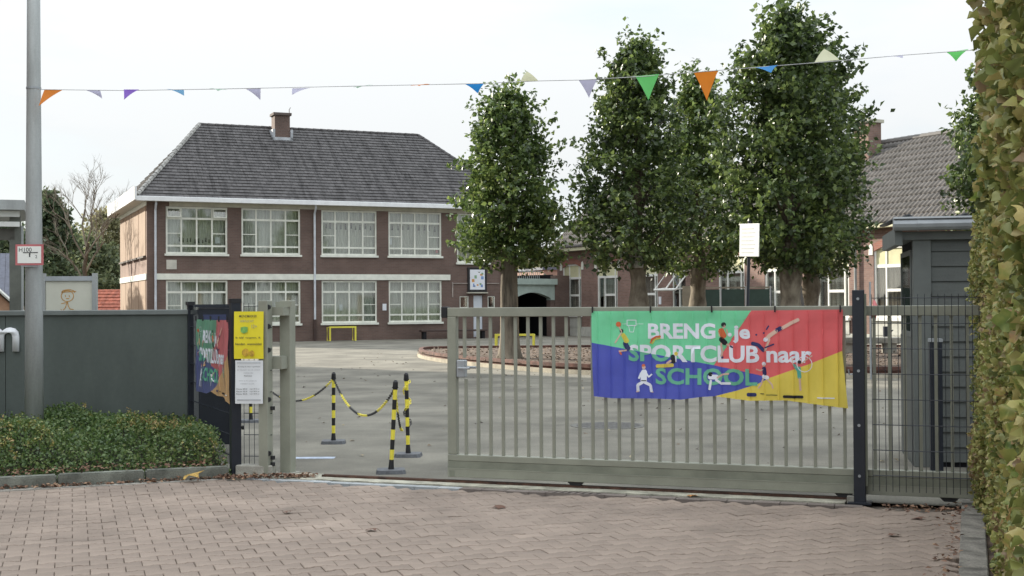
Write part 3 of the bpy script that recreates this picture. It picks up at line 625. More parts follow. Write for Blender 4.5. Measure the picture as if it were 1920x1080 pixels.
# pantile roof
y0_, z0_, yr, zr = -.42, 4.28, 3.1, 7.62; sl = math.hypot(yr - y0_, zr - z0_); u_ = Vector((0, (yr - y0_) / sl, (zr - z0_) / sl)); nr = Vector((0, -u_.z, u_.y))
tw, nc, ns, chh = .205, int((QX1 - QX0) / .205), 6, .34
prof = [(0, .0), (.18, .028), (.38, .042), (.58, .028), (.80, -.004), (.92, -.008)]
rows_ = int(sl / chh) + 1; V = []; F = []
for j in range(rows_):
    s0, s1 = j * chh, min(sl, (j + 1) * chh + .04)
    b0 = len(V); N = nc * ns + 1
    for (s, lift) in ((s0, .035), (s1, .0)):
        for i in range(N):
            k, r_ = divmod(i, ns); px, pzz = prof[r_] if i < nc * ns else (0, 0)
            v = Vector((QX0 - .1 + (k + px) * tw, y0_, z0_)) + u_ * s + nr * (pzz + lift); V.append(tuple(v))
    for i in range(N):   # butt edge
        v = Vector(V[b0 + i]) - nr * .03; V.append(tuple(v))
    F += [(b0 + i, b0 + i + 1, b0 + N + i + 1, b0 + N + i) for i in range(N - 1)] + [(b0 + i, b0 + 2 * N + i, b0 + 2 * N + i + 1, b0 + i + 1) for i in range(N - 1)]
put('pantiles', npmesh('pantiles', V, F, m_pantile), Q, kind='stuff')
MB().quad((QX0 - .1, 6.6, 4.2), (QX1, 6.6, 4.2), (QX1, 3.1, 7.6), (QX0 - .1, 3.1, 7.6)).build('rear_roof', m_pantile, Q)
rg = MB().tube([(0, 0, 0), (.34, 0, 0)], [.14, .125], 9).mesh('ridge_tile', m_pantile)
for i in range(int((QX1 - QX0) / .34)): put('ridge_tile', rg, Q, loc=(QX0 + i * .34, 3.1, 7.60))
MB().box(17.0, 2.3, 6.6, 17.75, 2.95, 8.35).build('chimney', m_brick2, Q); MB().box(16.92, 2.22, 8.35, 17.83, 3.03, 8.47).build('chimney_cap', m_frieze, Q)
MB().box(QX0 - .14, y0_, 4.22, QX0 - .10, y0_ + .02, 4.3).build('verge_end', m_cream, Q)

# yard furniture in front of the wing
gsc = empty('green_screen', (6.05, 41.5, 0), -6, 'dark green boarded screen with three panels standing before the old wing', 'screen')
for i in range(3): MB().box(.02 + i * .8, -.02, .15, .76 + i * .8, .02, 2.02).build('panel', m_greenp, gsc)
for i in range(4): MB().box(-.02 + i * .8, -.035, 0, .015 + i * .8, .035, 2.12).build('post', m_zinc, gsc)
MB().box(-.03, -.03, 2.05, 2.45, .03, 2.10).build('top_rail', m_tan, gsc)
MB().box(-.45, -.02, 0, -.03, .04, 2.14).build('side_board', m_tan, gsc, label='plain tan end board')
tp = empty('tap_post', (11.1, 37.6, 0), 0, 'short dark blue post with a tap arm in front of the white plinth', 'post')
MB().box(-.06, -.06, 0, .06, .06, .85).build('post', m_navy, tp); MB().tube([(.06, 0, .62), (.22, 0, .74)], .02, 6).build('arm', m_navy, tp)
jb = empty('pale_bench', (9.1, 35.5, 0), -10, 'pale concrete block bench half hidden right of the banner', 'bench')
MB().box(0, -.3, .42, 1.7, .3, .60).build('seat', m_conc, jb, bevel=.02); MB().box(.1, -.25, 0, .45, .25, .42).build('leg', m_conc, jb); MB().box(1.25, -.25, 0, 1.6, .25, .42).build('leg', m_conc, jb)
ps = empty('rules_sign', (4.92, 26.5, 0), -55, 'white board with faint lines of text on a leaning grey pole behind the gate', 'sign')
MB().tube([(-.08, .04, 0), (.06, .04, 3.3)], .035, 8).build('pole', m_navy, ps)
sb = MB().box(-.28, -.022, 2.55, .28, .0, 3.24).build('board', m_signw, ps, bevel=.006, rot=(0, R(2), 0))
mb = MB()
for i in range(7): mb.box(-.22, -.026, 2.63 + i * .083, .14 + .02 * (i % 3), -.0235, 2.637 + i * .083)
mb.build('text_lines', m_inkg, sb, kind='stuff')

# ---------------------------------------------------------------- trees
LG = leafmat('linden_leaf', [(.040, .062, .025), (.068, .104, .036), (.112, .162, .048), (.21, .27, .08)], .36, .38)
LG2 = leafmat('linden_leaf_light', [(.048, .076, .026), (.080, .126, .038), (.13, .19, .052), (.24, .30, .09)], .36, .40)
def trunk_mesh(r0, r1, h, seed, knob=0.0, m=m_bark):
    r = random.Random(seed); n, k = 22, 14; V = []; F = []
    for i in range(n + 1):
        t = i / n; rr = r0 * (1 + .35 * math.exp(-t * 14)) * (1 - t) + r1 * t + knob * (.06 * math.sin(t * 17 + seed)) * (1 if t > .25 else .4)
        for j in range(k):
            a = 2 * PI * j / k; q = rr * (1 + .05 * math.sin(3 * a + seed) + .03 * math.sin(7 * a + t * 5) + (knob + .15) * r.uniform(-.09, .09))
            V.append((q * math.cos(a) + .04 * math.sin(t * 4 + seed), q * math.sin(a), t * h))
    for i in range(n):
        for j in range(k): F.append((i * k + j, i * k + (j + 1) % k, (i + 1) * k + (j + 1) % k, (i + 1) * k + j))
    return npmesh('trunk', V, F, m, True)
def crown_points(prof, z0, z1, nclump, per, sig, seed, cx=0):
    g = np.random.default_rng(seed); P = []
    ph = g.uniform(0, 6, 6)
    def rad(z, a):
        t = (z - z0) / (z1 - z0); r = np.interp(t, [q[0] for q in prof], [q[1] for q in prof])
        return r * (1 + .10 * np.sin(2 * a + ph[0] + z * 1.3) + .12 * np.sin(4 * a + ph[1] - z * 3.1) + .11 * np.sin(z * 6.5 + ph[2] + 3 * a) + .06 * np.sin(z * 13 + ph[3]))
    for _ in range(nclump):
        z = z0 + (z1 - z0) * g.uniform(0, 1) ** .92; a = g.uniform(0, 2 * PI); f = g.uniform(.12, 1.0) ** .5
        c0 = np.array([rad(z, a) * f * math.cos(a), rad(z, a) * f * math.sin(a), z])
        k = int(per * g.uniform(.5, 1.4)); q = g.normal(0, 1, (k, 3)) * np.array([sig, sig, sig * .62])
        q[:, 2] -= .25 * np.hypot(q[:, 0], q[:, 1]); P.append(c0 + q)
    for _ in range(int(nclump * .5)):     # sprigs reaching out of the outline
        t = g.uniform(0, 1); z = z0 + (z1 - z0) * t; a = g.uniform(0, 2 * PI); r = rad(z, a)
        c0 = np.array([r * .9 * math.cos(a), r * .9 * math.sin(a), z]); up = .25 + 1.3 * max(0, t - .6) * 2
        d = np.array([math.cos(a), math.sin(a), up]); d /= np.linalg.norm(d); ln = g.uniform(.2, .75)
        k = int(7 + ln * 16); s = g.uniform(0, 1, k)[:, None]; P.append(c0 + d * s * ln + g.normal(0, .03, (k, 3)))
    for _ in range(22):              # leaders at the top
        a = g.uniform(0, 2 * PI); r = g.uniform(0, .55) * prof[-2][1]; c0 = np.array([r * math.cos(a), r * math.sin(a), z1 - .5]); ln = g.uniform(.4, 1.15); k = 18
        s = g.uniform(0, 1, k)[:, None]; d = np.array([g.normal(0, .18), g.normal(0, .18), 1]); P.append(c0 + d * s * ln + g.normal(0, .05, (k, 3)))
    return np.concatenate(P)
def tree(name, x, y, h, r0, zc, prof, seed, label, nclump=430, per=30, sig=.15, leaf=.138, m=LG, knob=0, bark=m_bark, group=None, cat='tree', limbs=12, z=0.15):
    t = empty(name, (x, y, z), random.uniform(0, 360), label, cat, group)
    put('trunk', trunk_mesh(r0, r0 * .72, zc + .5, seed, knob, bark), t)
    P = crown_points(prof, zc, h, nclump, per, sig, seed); S_ = rng.uniform(.7, 1.25, len(P)) * leaf
    put('crown', leaf_cloud('crown', P, S_, LEAF_T, m, .75), t, kind='stuff')
    mb = MB(); g = random.Random(seed)
    for i in range(limbs):
        a = g.uniform(0, 2 * PI); zz = zc + .1 + (h - zc) * .6 * g.random(); r = g.uniform(.5, .9) * prof[2][1]
        mb.tube([(0, 0, zz - .3), (r * .4 * math.cos(a), r * .4 * math.sin(a), zz + .25), (r * math.cos(a), r * math.sin(a), zz + .8)], [.05, .03, .01], 6, False)
    mb.tube([(0, 0, zc), (.05, 0, zc + (h - zc) * .5), (0, .05, h - .5)], [r0 * .6, r0 * .3, .02], 8, False)
    mb.build('limbs', m_twig, t, kind='stuff')
    return t
GT = 'lime trees standing in the schoolyard bed'
p1 = [(0, .75), (.06, 1.08), (.25, 1.16), (.5, 1.12), (.75, .88), (.9, .52), (1, .15)]
p2 = [(0, .75), (.05, 1.2), (.2, 1.42), (.38, 1.18), (.6, .98), (.85, .62), (1, .15)]
p4 = [(0, .65), (.08, 1.12), (.3, 1.42), (.55, 1.44), (.75, 1.2), (.9, .76), (1, .2)]
tree('lime_tree', -.07, 33.3, 6.95, .27, 2.45, p1, 11, 'nearest lime tree with smooth straight trunk, standing left of the banner', 470, 30, group=GT, m=LG2)
tree('lime_tree', 3.09, 31.2, 7.75, .26, 2.35, p2, 12, 'lime tree with a knotty trunk below the green pennant', 480, 30, knob=.5, bark=m_bark2, group=GT)
tree('lime_tree', 5.35, 36.3, 7.75, .28, 2.3, p2, 13, 'lime tree set back behind and right of the green pennant', 430, 30, knob=.4, bark=m_bark2, group=GT, m=LG2)
tree('lime_tree', 6.15, 28.0, 7.7, .29, 2.25, p4, 14, 'tallest lime tree with thick mottled trunk right of the white rules board', 560, 32, knob=.5, bark=m_bark2, group=GT)
tree('lime_tree', 7.9, 33.2, 7.9, .25, 2.2, [(a, b * .92) for a, b in p4], 15, 'lime tree half hidden behind the tallest one, beside the tiled roof', 430, 30, knob=.6, bark=m_bark2, group=GT)
tree('lime_tree', 10.95, 27.4, 6.7, .27, 2.3, [(a, b * .85) for a, b in p4], 16, 'lime tree beyond the dark shed, behind the hedge edge', 430, 30, knob=.4, bark=m_bark2, group=GT)
nbx = empty('nest_box', (3.09, 30.88, 2.45), 10, 'small grey nest box fixed on the knotty lime trunk', 'nest box')
MB().box(-.10, -.09, 0, .10, .06, .28).build('box', m_conc, nbx, bevel=.006); MB().tube([(.02, -.10, .18), (.02, -.088, .18)], .022, 10).build('entrance_hole', m_dark, nbx)
# far trees
FL = leafmat('far_leaf', [(.10, .125, .065), (.15, .18, .09), (.20, .225, .11), (.25, .26, .14)], .6, .45, .25)
FL2 = leafmat('far_leaf_pale', [(.19, .19, .10), (.26, .25, .13), (.32, .30, .18)], .6, .45, .25)
FL3 = leafmat('far_conifer', [(.06, .09, .05), (.10, .14, .07), (.16, .20, .10)], .6, .4, .25)
bp_ = [(0, .9), (.1, 2.0), (.3, 2.6), (.55, 2.5), (.8, 1.7), (.92, 1.0), (1, .3)]
cp_ = [(0, 1.2), (.1, 2.0), (.3, 1.8), (.55, 1.3), (.8, .75), (.92, .4), (1, .1)]
GB = 'trees beyond the grey wall'
bx = lambda px, Z: (px - 960) / 2370 * Z
for i, (px, Z, ty, m_, pf, sc_, lab) in enumerate([
    (92, 70, 372, FL3, cp_, 1.0, 'dark ragged evergreen just right of the lamp pole'),
    (-15, 62, 410, FL3, bp_, 1.0, 'dark tree behind the shelter roof at the left edge'),
    (128, 84, 440, FL, bp_, 1.2, 'round mid green tree left of the bare tree'),
    (203, 82, 405, FL2, bp_, 1.2, 'pale olive tree touching the left end of the school'),
    (168, 78, 455, FL, bp_, 1.2, 'dull green tree below the bare tree'),
    (232, 92, 450, FL, bp_, 1.3, 'mid green tree partly behind the school corner'),
    (60, 88, 440, FL, bp_, 1.3, 'grey green tree behind the lamp pole')]):
    h = 1.6 + (574 - ty) / 2370 * Z
    tree('background_tree', bx(px, Z), Z, h, .2, .4, [(a, b * sc_) for a, b in pf], 40 + i, lab, 330, 26, .34, .26, m_, group=GB, z=0, limbs=6)
for i, (px, Z, ty) in enumerate([(985, 78, 497), (1040, 82, 480)]):
    tree('background_tree', bx(px, Z), Z, 1.6 + (569 - ty) / 2370 * Z, .15, .8, [(a, b * .6) for a, b in bp_], 60 + i, ['sunlit small tree above the teal passage', 'dark small tree between the passage and the old wing'][i], 200, 24, .3, .22, [FL2, FL][i], group='trees behind the passage', z=0, limbs=4)
hw = leafmat('hedgerow_leaf', [(.10, .125, .07), (.14, .165, .09), (.18, .20, .12)], .6, .4, .2)
P = np.stack([rng.uniform(-46, -24, 9000), rng.uniform(92, 98, 9000), np.abs(rng.normal(0, 2.6, 9000))], 1); P[:, 2] = np.minimum(P[:, 2], 5.2 + np.sin(P[:, 0]) * .7)
put('woodland', leaf_cloud('woodland', P, rng.uniform(.35, .6, 9000), LEAF_T, hw, .9), label='dense green wood line far behind the grey wall', cat='woodland', kind='stuff')
# bare tree
bt = empty('bare_tree', (bx(160, 60), 60, 0), 0, 'leafless slender tree standing against the sky left of the school', 'tree')
tm = MB(); brm = MB(); g = random.Random(5)
tm.tube([(0, 0, 0), (.1, 0, 2.0), (-.05, 0, 3.4), (.1, .1, 4.6)], [.16, .13, .10, .08], 8).build('trunk', m_twig, bt)
def br(mb, p, d, ln, r, dep):
    q = p + d * ln * .5 + Vector((g.uniform(-.1, .1), g.uniform(-.1, .1), .05)) * ln; e = p + d * ln
    mb.tube([p, q, e], [r, r * .8, r * .55], 5, False)
    if dep == 0: return
    for _ in range(3 if dep > 1 else 4):
        nd = (d + Vector((g.gauss(0, .42), g.gauss(0, .42), g.gauss(.08, .25)))).normalized(); br(mb, p.lerp(e, g.uniform(.45, 1)), nd, ln * g.uniform(.55, .8), r * .55, dep - 1)
for z, d in ((2.6, (-.7, 0, 1)), (3.2, (.5, .3, 1)), (3.8, (-.4, -.3, 1)), (4.4, (.15, 0, 1)), (4.5, (-.1, .2, 1.2)), (4.0, (.7, 0, .9))):
    br(brm, Vector((0.02, 0, z)), Vector(d).normalized(), 1.75, .05, 4)
brm.build('branches', mat('pale_twig', (.22, .19, .15), .9, .2), bt, kind='stuff')

# ---------------------------------------------------------------- neighbouring houses
rh = empty('red_roof_outbuilding', (-24.5, 66.5, 0), 0, 'low outbuilding with red tiled roof left of the school', 'building')
MB().box(0, 0, 0, 5.4, 4, 1.35).build('wall', m_brickpale, rh)
mb = MB(); f = Vector((0, 1.6, 1.15)); roof_plane(mb, Vector((-.2, -.15, 1.33)), Vector((1, 0, 0)), f / f.length, 5.8, f.length, 0, 0, .21, .30, .04)
me = bpy.data.meshes.new('roof_tiles'); me.from_pydata([tuple(v) for v in mb.v], [], mb.f); me.materials.append(m_redtile); put('roof_tiles', me, rh, kind='stuff')
MB().quad((-.2, -.15, 1.3), (5.6, -.15, 1.3), (5.6, 1.45, 2.45), (-.2, 1.45, 2.45)).quad((-.2, 4.2, 1.3), (5.6, 4.2, 1.3), (5.6, 1.45, 2.46), (-.2, 1.45, 2.46)).build('roof', m_redtile, rh)
oh = empty('salmon_house', (1.75, 70, 0), 20, 'salmon rendered house end glimpsed above the teal passage', 'house')
MB().box(0, 0, 0, 1.5, 5, 3.45).build('wall', m_orangew, oh); MB().box(-.1, -.1, 3.45, 1.6, 5.1, 3.6).build('roof', m_slate, oh)
lh = empty('gable_house', (-17.6, 33, 0), 21, 'orange brick gable with pale verge at the left edge behind the shelter', 'house')
MB().add([(0, 0, 0), (4.3, 0, 0), (4.3, 0, 1.55), (2.2, 0, 3.6), (0, 0, 1.6), (0, 7, 0), (4.3, 7, 0), (4.3, 7, 1.55), (2.2, 7, 3.6), (0, 7, 1.6)], [(0, 1, 2, 3, 4), (5, 6, 7, 8, 9), (1, 6, 7, 2), (0, 5, 9, 4)]).build('wall', mat('orange_brick', (.42, .25, .16), .9, .1), lh)
MB().add([(2.2, -.12, 3.68), (4.55, -.12, 1.40), (4.55, 7.1, 1.40), (2.2, 7.1, 3.68), (-.25, -.12, 1.4), (-.25, 7.1, 1.4)], [(0, 1, 2, 3), (0, 3, 5, 4)]).build('roof', m_slate, lh)
MB().tube([(2.2, -.14, 3.70), (4.55, -.14, 1.42)], .05, 6).build('verge', m_white, lh)
sh = empty('slate_house', (-21.2, 46, 0), 21, 'house with blue grey slate roof behind the orange gable', 'house')
MB().box(0, 0, 0, 3.2, 8, 1.6).build('wall', m_brickpale, sh)
mb = MB()
for i in range(16): mb.box(-.2 + i * .21, 0, 0, -.2 + i * .21 + .2, 4.4, .02)
rf = mb.build('roof', m_slate, sh, loc=(0, -.2, 1.5)); rf.rotation_euler = (R(30), 0, 0)
MB().quad((-.2, 8.2, 1.5), (3.2, 8.2, 1.5), (3.2, 3.6, 3.70), (-.2, 3.6, 3.70)).build('rear_roof', m_slate, sh)
# unseen house left of the frame, added to keep the forecourt in shade
nh = empty('added_shade_house', (-31, -14, 0), 0, 'unseen tall brick house added outside the frame on the left to shade the forecourt', 'building')
hs = [(y, z) for y in (2.5, 8.5, 14.5, 20.5, 26.5, 32.5, 38.5, 44.5, 50.5, 55.5) for z in (1.0, 4.4, 7.8, 11.2)]
MB().box(0, 0, 0, 10.4, 58.5, 14).build('wall', m_brick2, nh)
MB().add([(-.3, -.3, 13.95), (10.7, -.3, 13.95), (10.7, 58.8, 13.95), (-.3, 58.8, 13.95), (5.2, -.3, 18.0), (5.2, 58.8, 18.0)], [(0, 1, 4), (2, 3, 5), (1, 2, 5, 4), (3, 0, 4, 5), (0, 1, 2, 3)]).build('roof', m_slate, nh)
wmm = MB().box(-.02, 0, 0, .03, 1.6, .08).box(-.02, 0, 1.52, .03, 1.6, 1.6).box(-.02, 0, .08, .03, .08, 1.52).box(-.02, 1.52, .08, .03, 1.6, 1.52).box(-.02, .76, .08, .03, .84, 1.52).mesh('window', m_white); gmm = MB().box(-.01, .08, .08, .01, 1.52, 1.52).mesh('pane', m_glass)
for y, z in hs:
    o = put('window', wmm, nh, loc=(10.43, y, z)); put('pane', gmm, o)

# ---------------------------------------------------------------- shelter, information boards, wall, lamp pole
st = empty('shelter', (-6.17, 16, 0), 19, 'open grey metal shelter roof behind the anthracite wall at the left edge', 'shelter')
MB().box(-4, -.6, 2.78, .02, 1.6, 2.90).build('roof', m_galv, st); MB().box(-4, -.5, 2.58, -.04, -.42, 2.64).box(-4, -.5, 2.70, -.04, -.44, 2.775).build('beam', m_white, st)
MB().box(-4, -.4, 2.42, -.10, -.30, 2.56).build('lintel', mat('brown_beam', (.10, .095, .08), .6), st)
MB().box(-.16, -.4, 0, -.03, -.28, 2.72).build('post', mat('post_grey', (.13, .135, .115), .5), st); MB().box(-.028, -.36, 0, .0, -.30, 2.6).build('post_edge', m_galv, st)
MB().tube([(-.55, -.2, 1.42), (-.2, -.2, 1.42), (-.2, -.2, 1.34)], .02, 6).build('lamp_arm', m_white, st)
ib = empty('picture_board', (-5.58, 15, 0), 4, 'white board with an orange line drawing of a child behind the grey wall', 'board')
MB().box(0, -.03, 0, .045, .03, 1.99).build('post', m_galv, ib); MB().box(.59, -.03, 0, .645, .03, 1.99).build('post', m_galv, ib); MB().box(.045, -.03, 1.90, .59, .03, 1.955).build('top_rail', m_zinc, ib)
pn = MB().box(.047, -.01, .9, .588, .01, 1.898).build('panel', mat('ivory_panel', (.60, .59, .50), .6, .03), ib)
m_or = mat('orange_crayon', (.55, .28, .07), .8, .05)
def strokes(mb, lines, y, wd):
    for ln in lines:
        for a, b in zip(ln, ln[1:]):
            a, b = Vector(a), Vector(b); d = (b - a); 
            if d.length < 1e-6: continue
            d.normalize(); n = Vector((-d.y, d.x)) * wd / 2; a = a - d * wd * .3; b = b + d * wd * .3
            mb.add([(a.x - n.x, y, a.y - n.y), (b.x - n.x, y, b.y - n.y), (b.x + n.x, y, b.y + n.y), (a.x + n.x, y, a.y + n.y)], [(0, 1, 2, 3)])
def circ(cx, cz, rx, rz, a0=0, a1=360, n=16): return [(cx + rx * math.cos(R(a0 + (a1 - a0) * i / n)), cz + rz * math.sin(R(a0 + (a1 - a0) * i / n))) for i in range(n + 1)]
mb = MB(); strokes(mb, [circ(.30, 1.72, .072, .065), circ(.31, 1.765, .075, .03, -10, 190), [(.235, 1.765), (.40, 1.775)], [(.30, 1.655), (.275, 1.58), (.24, 1.54)], [(.30, 1.655), (.31, 1.60), (.33, 1.565), (.37, 1.56)], [(.24, 1.54), (.225, 1.56)], [(.23, 1.63), (.30, 1.645)], [(.275, 1.73), (.28, 1.71)], [(.32, 1.73), (.325, 1.71)], [(.285, 1.69), (.32, 1.69)]], -.0125, .009)
mb.build('child_drawing', m_or, pn)

wl = empty('grey_wall', (-3.46, 13.75, 0), 4, 'anthracite panel wall with pale coping behind the low shrubs', 'wall')
for i in range(4): MB().box(-2.0 * (i + 1) + .003, 0, 0, -2.0 * i - .003, .14, 1.50).build('panel', m_wallg, wl)
MB().box(-8.0, -.03, 1.50, .05, .17, 1.555).build('coping', m_wallc, wl, bevel=.006)
MB().box(.0, -.02, 0, .05, .16, 1.498).build('end_post', m_galv, wl)
text_obj('letter', 'm', -2.235, 1.115, -1.85, 1.375, -.003, m_letter, wl, bold=.016, thick=.03, label='white raised letter m')
for p_ in (-2.62,): text_obj('letter', 'u', p_ - .1, 1.13, p_ + .22, 1.40, -.003, m_letter, wl, bold=.03, thick=.03) if False else None

lp = empty('lamp_pole', (-4.86, 12.85, 0), 0, 'tall galvanised lamp pole rising from the shrubs', 'lamp pole')
MB().tube([(0, 0, 0), (0, 0, 1.6), (0, 0, 4), (.0, 0, 7.5)], [.094, .086, .068, .05], 20).build('pole', m_galv, lp, smooth=True)
MB().tube([(0, 0, 3.81), (0, 0, 3.83)], .074, 20).build('clamp_band', m_zinc, lp)
MB().tube([(0, 0, 7.5), (0, -.6, 7.9), (0, -1.3, 8.0)], [.05, .04, .035], 10).build('bracket', m_galv, lp); MB().box(-.14, -2.0, 7.93, .14, -1.2, 8.05).build('lantern', m_galv, lp, bevel=.03)
hs_ = empty('hydrant_sign', (-4.86, 12.74, 0), 1, 'small white fire hydrant sign with red border on the lamp pole', 'sign')
MB().box(-.142, -.006, 2.015, .138, .0, 2.225).build('plate', m_red, hs_)
MB().box(-.120, -.009, 2.035, .116, -.0065, 2.205).build('face', m_signw, hs_)
text_obj('lettering', 'H100', -.105, 2.150, .022, 2.192, -.011, m_ink, hs_); text_obj('lettering', '2', .058, 2.085, .078, 2.117, -.011, m_ink, hs_)
MB().box(-.065, -.012, 2.138, .085, -.0105, 2.146).box(-.004, -.012, 2.098, .008, -.0105, 2.138).build('t_mark', m_ink, hs_)
MB().box(-.08, .002, 2.0, .08, .02, 2.014).build('bracket', m_zinc, hs_)

# ---------------------------------------------------------------- low shrubs
def shrub_h(X, Y):
    f = (Vector((X, Y)) - kerb0).dot(kn)
    return (.38 + .04 * math.sin(X * 2.3) + .04 * math.sin(Y * 5 + X * 3.1) + .03 * math.sin(X * 7.7)) * (1 - math.exp(-max(f - .12, 0) * 2.4)) + .07
GC = leafmat('cotoneaster_leaf', [(.055, .095, .030), (.085, .145, .042), (.115, .185, .055), (.15, .215, .065), (.20, .235, .08)], .5, .35, 2.2)
n = 52000; X = rng.uniform(-8, -2.5, n); f_ = rng.uniform(.10, 2.45, n) ** 1.0; P = []
for i in range(n):
    Y = kerb0.y + (X[i] - kerb0.x) * .348 + f_[i] * 1.06
    if Y > 13.72 + (X[i] + 3.46) * .07: continue
    if X[i] > -2.62 - (Y - 11.8) * .45: continue
    if (X[i] + 4.86) ** 2 + (Y - 12.85) ** 2 < .011: continue
    d = abs(rng.normal(0, .07)); h = shrub_h(X[i], Y); P.append((X[i], Y, max(.02, h - d + rng.normal(0, .02)) if rng.random() < .8 or f_[i] > .35 else rng.uniform(.05, max(.06, h))))
P = np.array(P); 
gcov = empty('low_shrubs', (0, 0, 0), 0, 'low spreading green shrubs with yellowing tips between kerb and grey wall', 'shrubs', kind='stuff')
put('foliage', leaf_cloud('foliage', P, rng.uniform(.022, .045, len(P)), LEAF_T, GC, .8), gcov, kind='stuff')
mb = MB(); g = random.Random(3); SP = []
for i in range(1500):
    x = g.uniform(-8, -2.72); fq = g.uniform(.15, 2.0)
    if math.sin(x * 3.3 + 1) * math.sin(fq * 4.1 + x) < g.uniform(.15, .8): continue
    x = x; y = kerb0.y + (x - kerb0.x) * .348 + fq * 1.06
    if y > 13.6 + (x + 3.46) * .07 or x > -2.68 - (y - 11.8) * .45: continue
    h = shrub_h(x, y); d = Vector((g.gauss(0, .5), g.gauss(-.2, .5), .8)).normalized(); ln = g.uniform(.06, .17)
    a = Vector((x, y, h - .04)); b = a + d * ln; mb.tube([a, b], [.003, .001], 3, False)
    for k in range(14): q = a.lerp(b, g.uniform(.2, 1.05)); SP.append((q.x + g.gauss(0, .009), q.y + g.gauss(0, .009), q.z + g.gauss(0, .009)))
mb.build('stems', m_twig, gcov, kind='stuff'); SP = np.array(SP)
GC2 = leafmat('shrub_tip_leaf', [(.12, .18, .045), (.20, .24, .06), (.34, .30, .08), (.44, .30, .14)], .5, .25, 1.5)
put('shoot_tips', leaf_cloud('shoot_tips', SP, rng.uniform(.018, .034, len(SP)), LEAF_T, GC2, .8), gcov, kind='stuff')
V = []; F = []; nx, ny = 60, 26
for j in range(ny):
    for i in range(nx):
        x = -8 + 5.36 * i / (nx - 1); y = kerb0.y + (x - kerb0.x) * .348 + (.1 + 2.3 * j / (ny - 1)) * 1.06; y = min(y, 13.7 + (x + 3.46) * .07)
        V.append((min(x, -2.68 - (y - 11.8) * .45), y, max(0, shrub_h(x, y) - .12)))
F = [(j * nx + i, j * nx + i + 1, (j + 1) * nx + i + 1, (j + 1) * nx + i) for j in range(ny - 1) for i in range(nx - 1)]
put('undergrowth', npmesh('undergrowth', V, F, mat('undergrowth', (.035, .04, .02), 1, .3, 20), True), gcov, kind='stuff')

# ---------------------------------------------------------------- fence pieces at the left of the opening
def mesh_panel(parent, L_, z0, z1, dx=.05, dz=.2, r=.0028, y=0, start=0):
    v = MB().tube([(0, 0, z0), (0, 0, z1)], r, 5, False).mesh('vertical_wire', m_navy); h = MB().tube([(start, -.006, 0), (start + L_, -.006, 0)], r * 1.1, 5, False).tube([(start, .006, 0), (start + L_, .006, 0)], r * 1.1, 5, False).mesh('horizontal_wire', m_navy)
    for i in range(int(L_ / dx) + 1): put('vertical_wire', v, parent, loc=(start + i * dx, y, 0))
    z = z1 - .03
    while z > z0: put('horizontal_wire', h, parent, loc=(0, y, z)); z -= dz
lf = empty('mesh_fence', (-2.60, 11.86, 0), 115.5, 'dark mesh fence from the grey wall to the black gatepost behind the slanted banner', 'fence')
mesh_panel(lf, 2.0, .08, 1.60, start=.06)
fd = Vector((math.cos(R(115.5)), math.sin(R(115.5))))
p_ = MB().box(-.045, -.045, 0, .045, .045, 1.62).build('post', m_navy, lf); MB().box(-.05, -.05, 1.62, .05, .05, 1.66).build('post_cap', m_black, lf)
MB().box(2.06, -.03, 0, 2.12, .03, 1.60).build('post', m_navy, lf); MB().box(2.03, -.04, 1.60, 2.15, .04, 1.64).build('post_cap', m_black, lf)
for z in (.45, .95, 1.25, 1.52): MB().tube([(.0, -.06, z), (.0, -.08, z)], .02, 8).build('clip', m_black, lf)
nbx_ = empty('dark_cabinet', (-3.36, 13.62, 0), 4, 'dark navy information case behind the smaller banner at the wall end', 'case')
MB().box(-.02, 0, .1, .34, .12, 1.58).build('case', m_navy, nbx_, bevel=.006); MB().box(-.06, -.03, 1.58, .40, .16, 1.61).build('lid', m_navy, nbx_); MB().box(.03, -.01, 1.24, .28, -.001, 1.5).build('poster', mat('blue_poster', (.08, .10, .24), .5, .1), nbx_)
MB().box(.05, -.014, 1.27, .22, -.011, 1.38).build('poster_picture', mat('poster_grey', (.3, .34, .42), .6), nbx_); text_obj('lettering', 'STILLE', .06, 1.42, .2, 1.45, -.013, m_inkg, nbx_) if False else None
# short mesh panel between black post and olive post
sf = empty('short_mesh_fence', (-2.56, 11.83, 0), -8, 'short dark mesh panel carrying the yellow and white notices', 'fence')
mesh_panel(sf, .27, .12, 1.62, start=.05)
for z in (.22, .72, 1.18, 1.40, 1.58): MB().tube([(.30, -.02, z), (.30, -.045, z)], .024, 8).build('clamp', m_black, sf)
MB().box(-.02, -.05, 0, .33, .10, .11).build('kerb_block', m_conc, sf, bevel=.01)
# olive portal posts
pp = empty('gate_portal', (*gp(0), 0), -19.2, 'olive grey steel portal of two posts that catches the sliding gate', 'gatepost')
MB().box(-1.865, -.16, 0, -1.77, -.06, 1.64).build('post', m_gate, pp, bevel=.004); MB().box(-1.765, .06, 0, -1.655, .17, 1.64).build('post', m_gate, pp, bevel=.004)
MB().box(-1.86, -.058, 1.50, -1.66, .058, 1.58).build('cross_tie', m_gate, pp); MB().box(-1.85, -.058, 1.00, -1.68, .058, 1.12).build('cross_tie', m_gate, pp)
MB().box(-1.79, .03, 1.58, -1.62, .058, 1.63).build('stop_plate', m_gate, pp)
for z in (.10, .16, .62): MB().tube([(-1.755, -.09, z), (-1.755, -.09, z + .035)], .022, 8).build('roller', m_black, pp)
MB().box(-1.9, -.19, 0, -1.72, -.03, .02).box(-1.80, .03, 0, -1.62, .2, .02).build('base_plate', m_conc, pp)

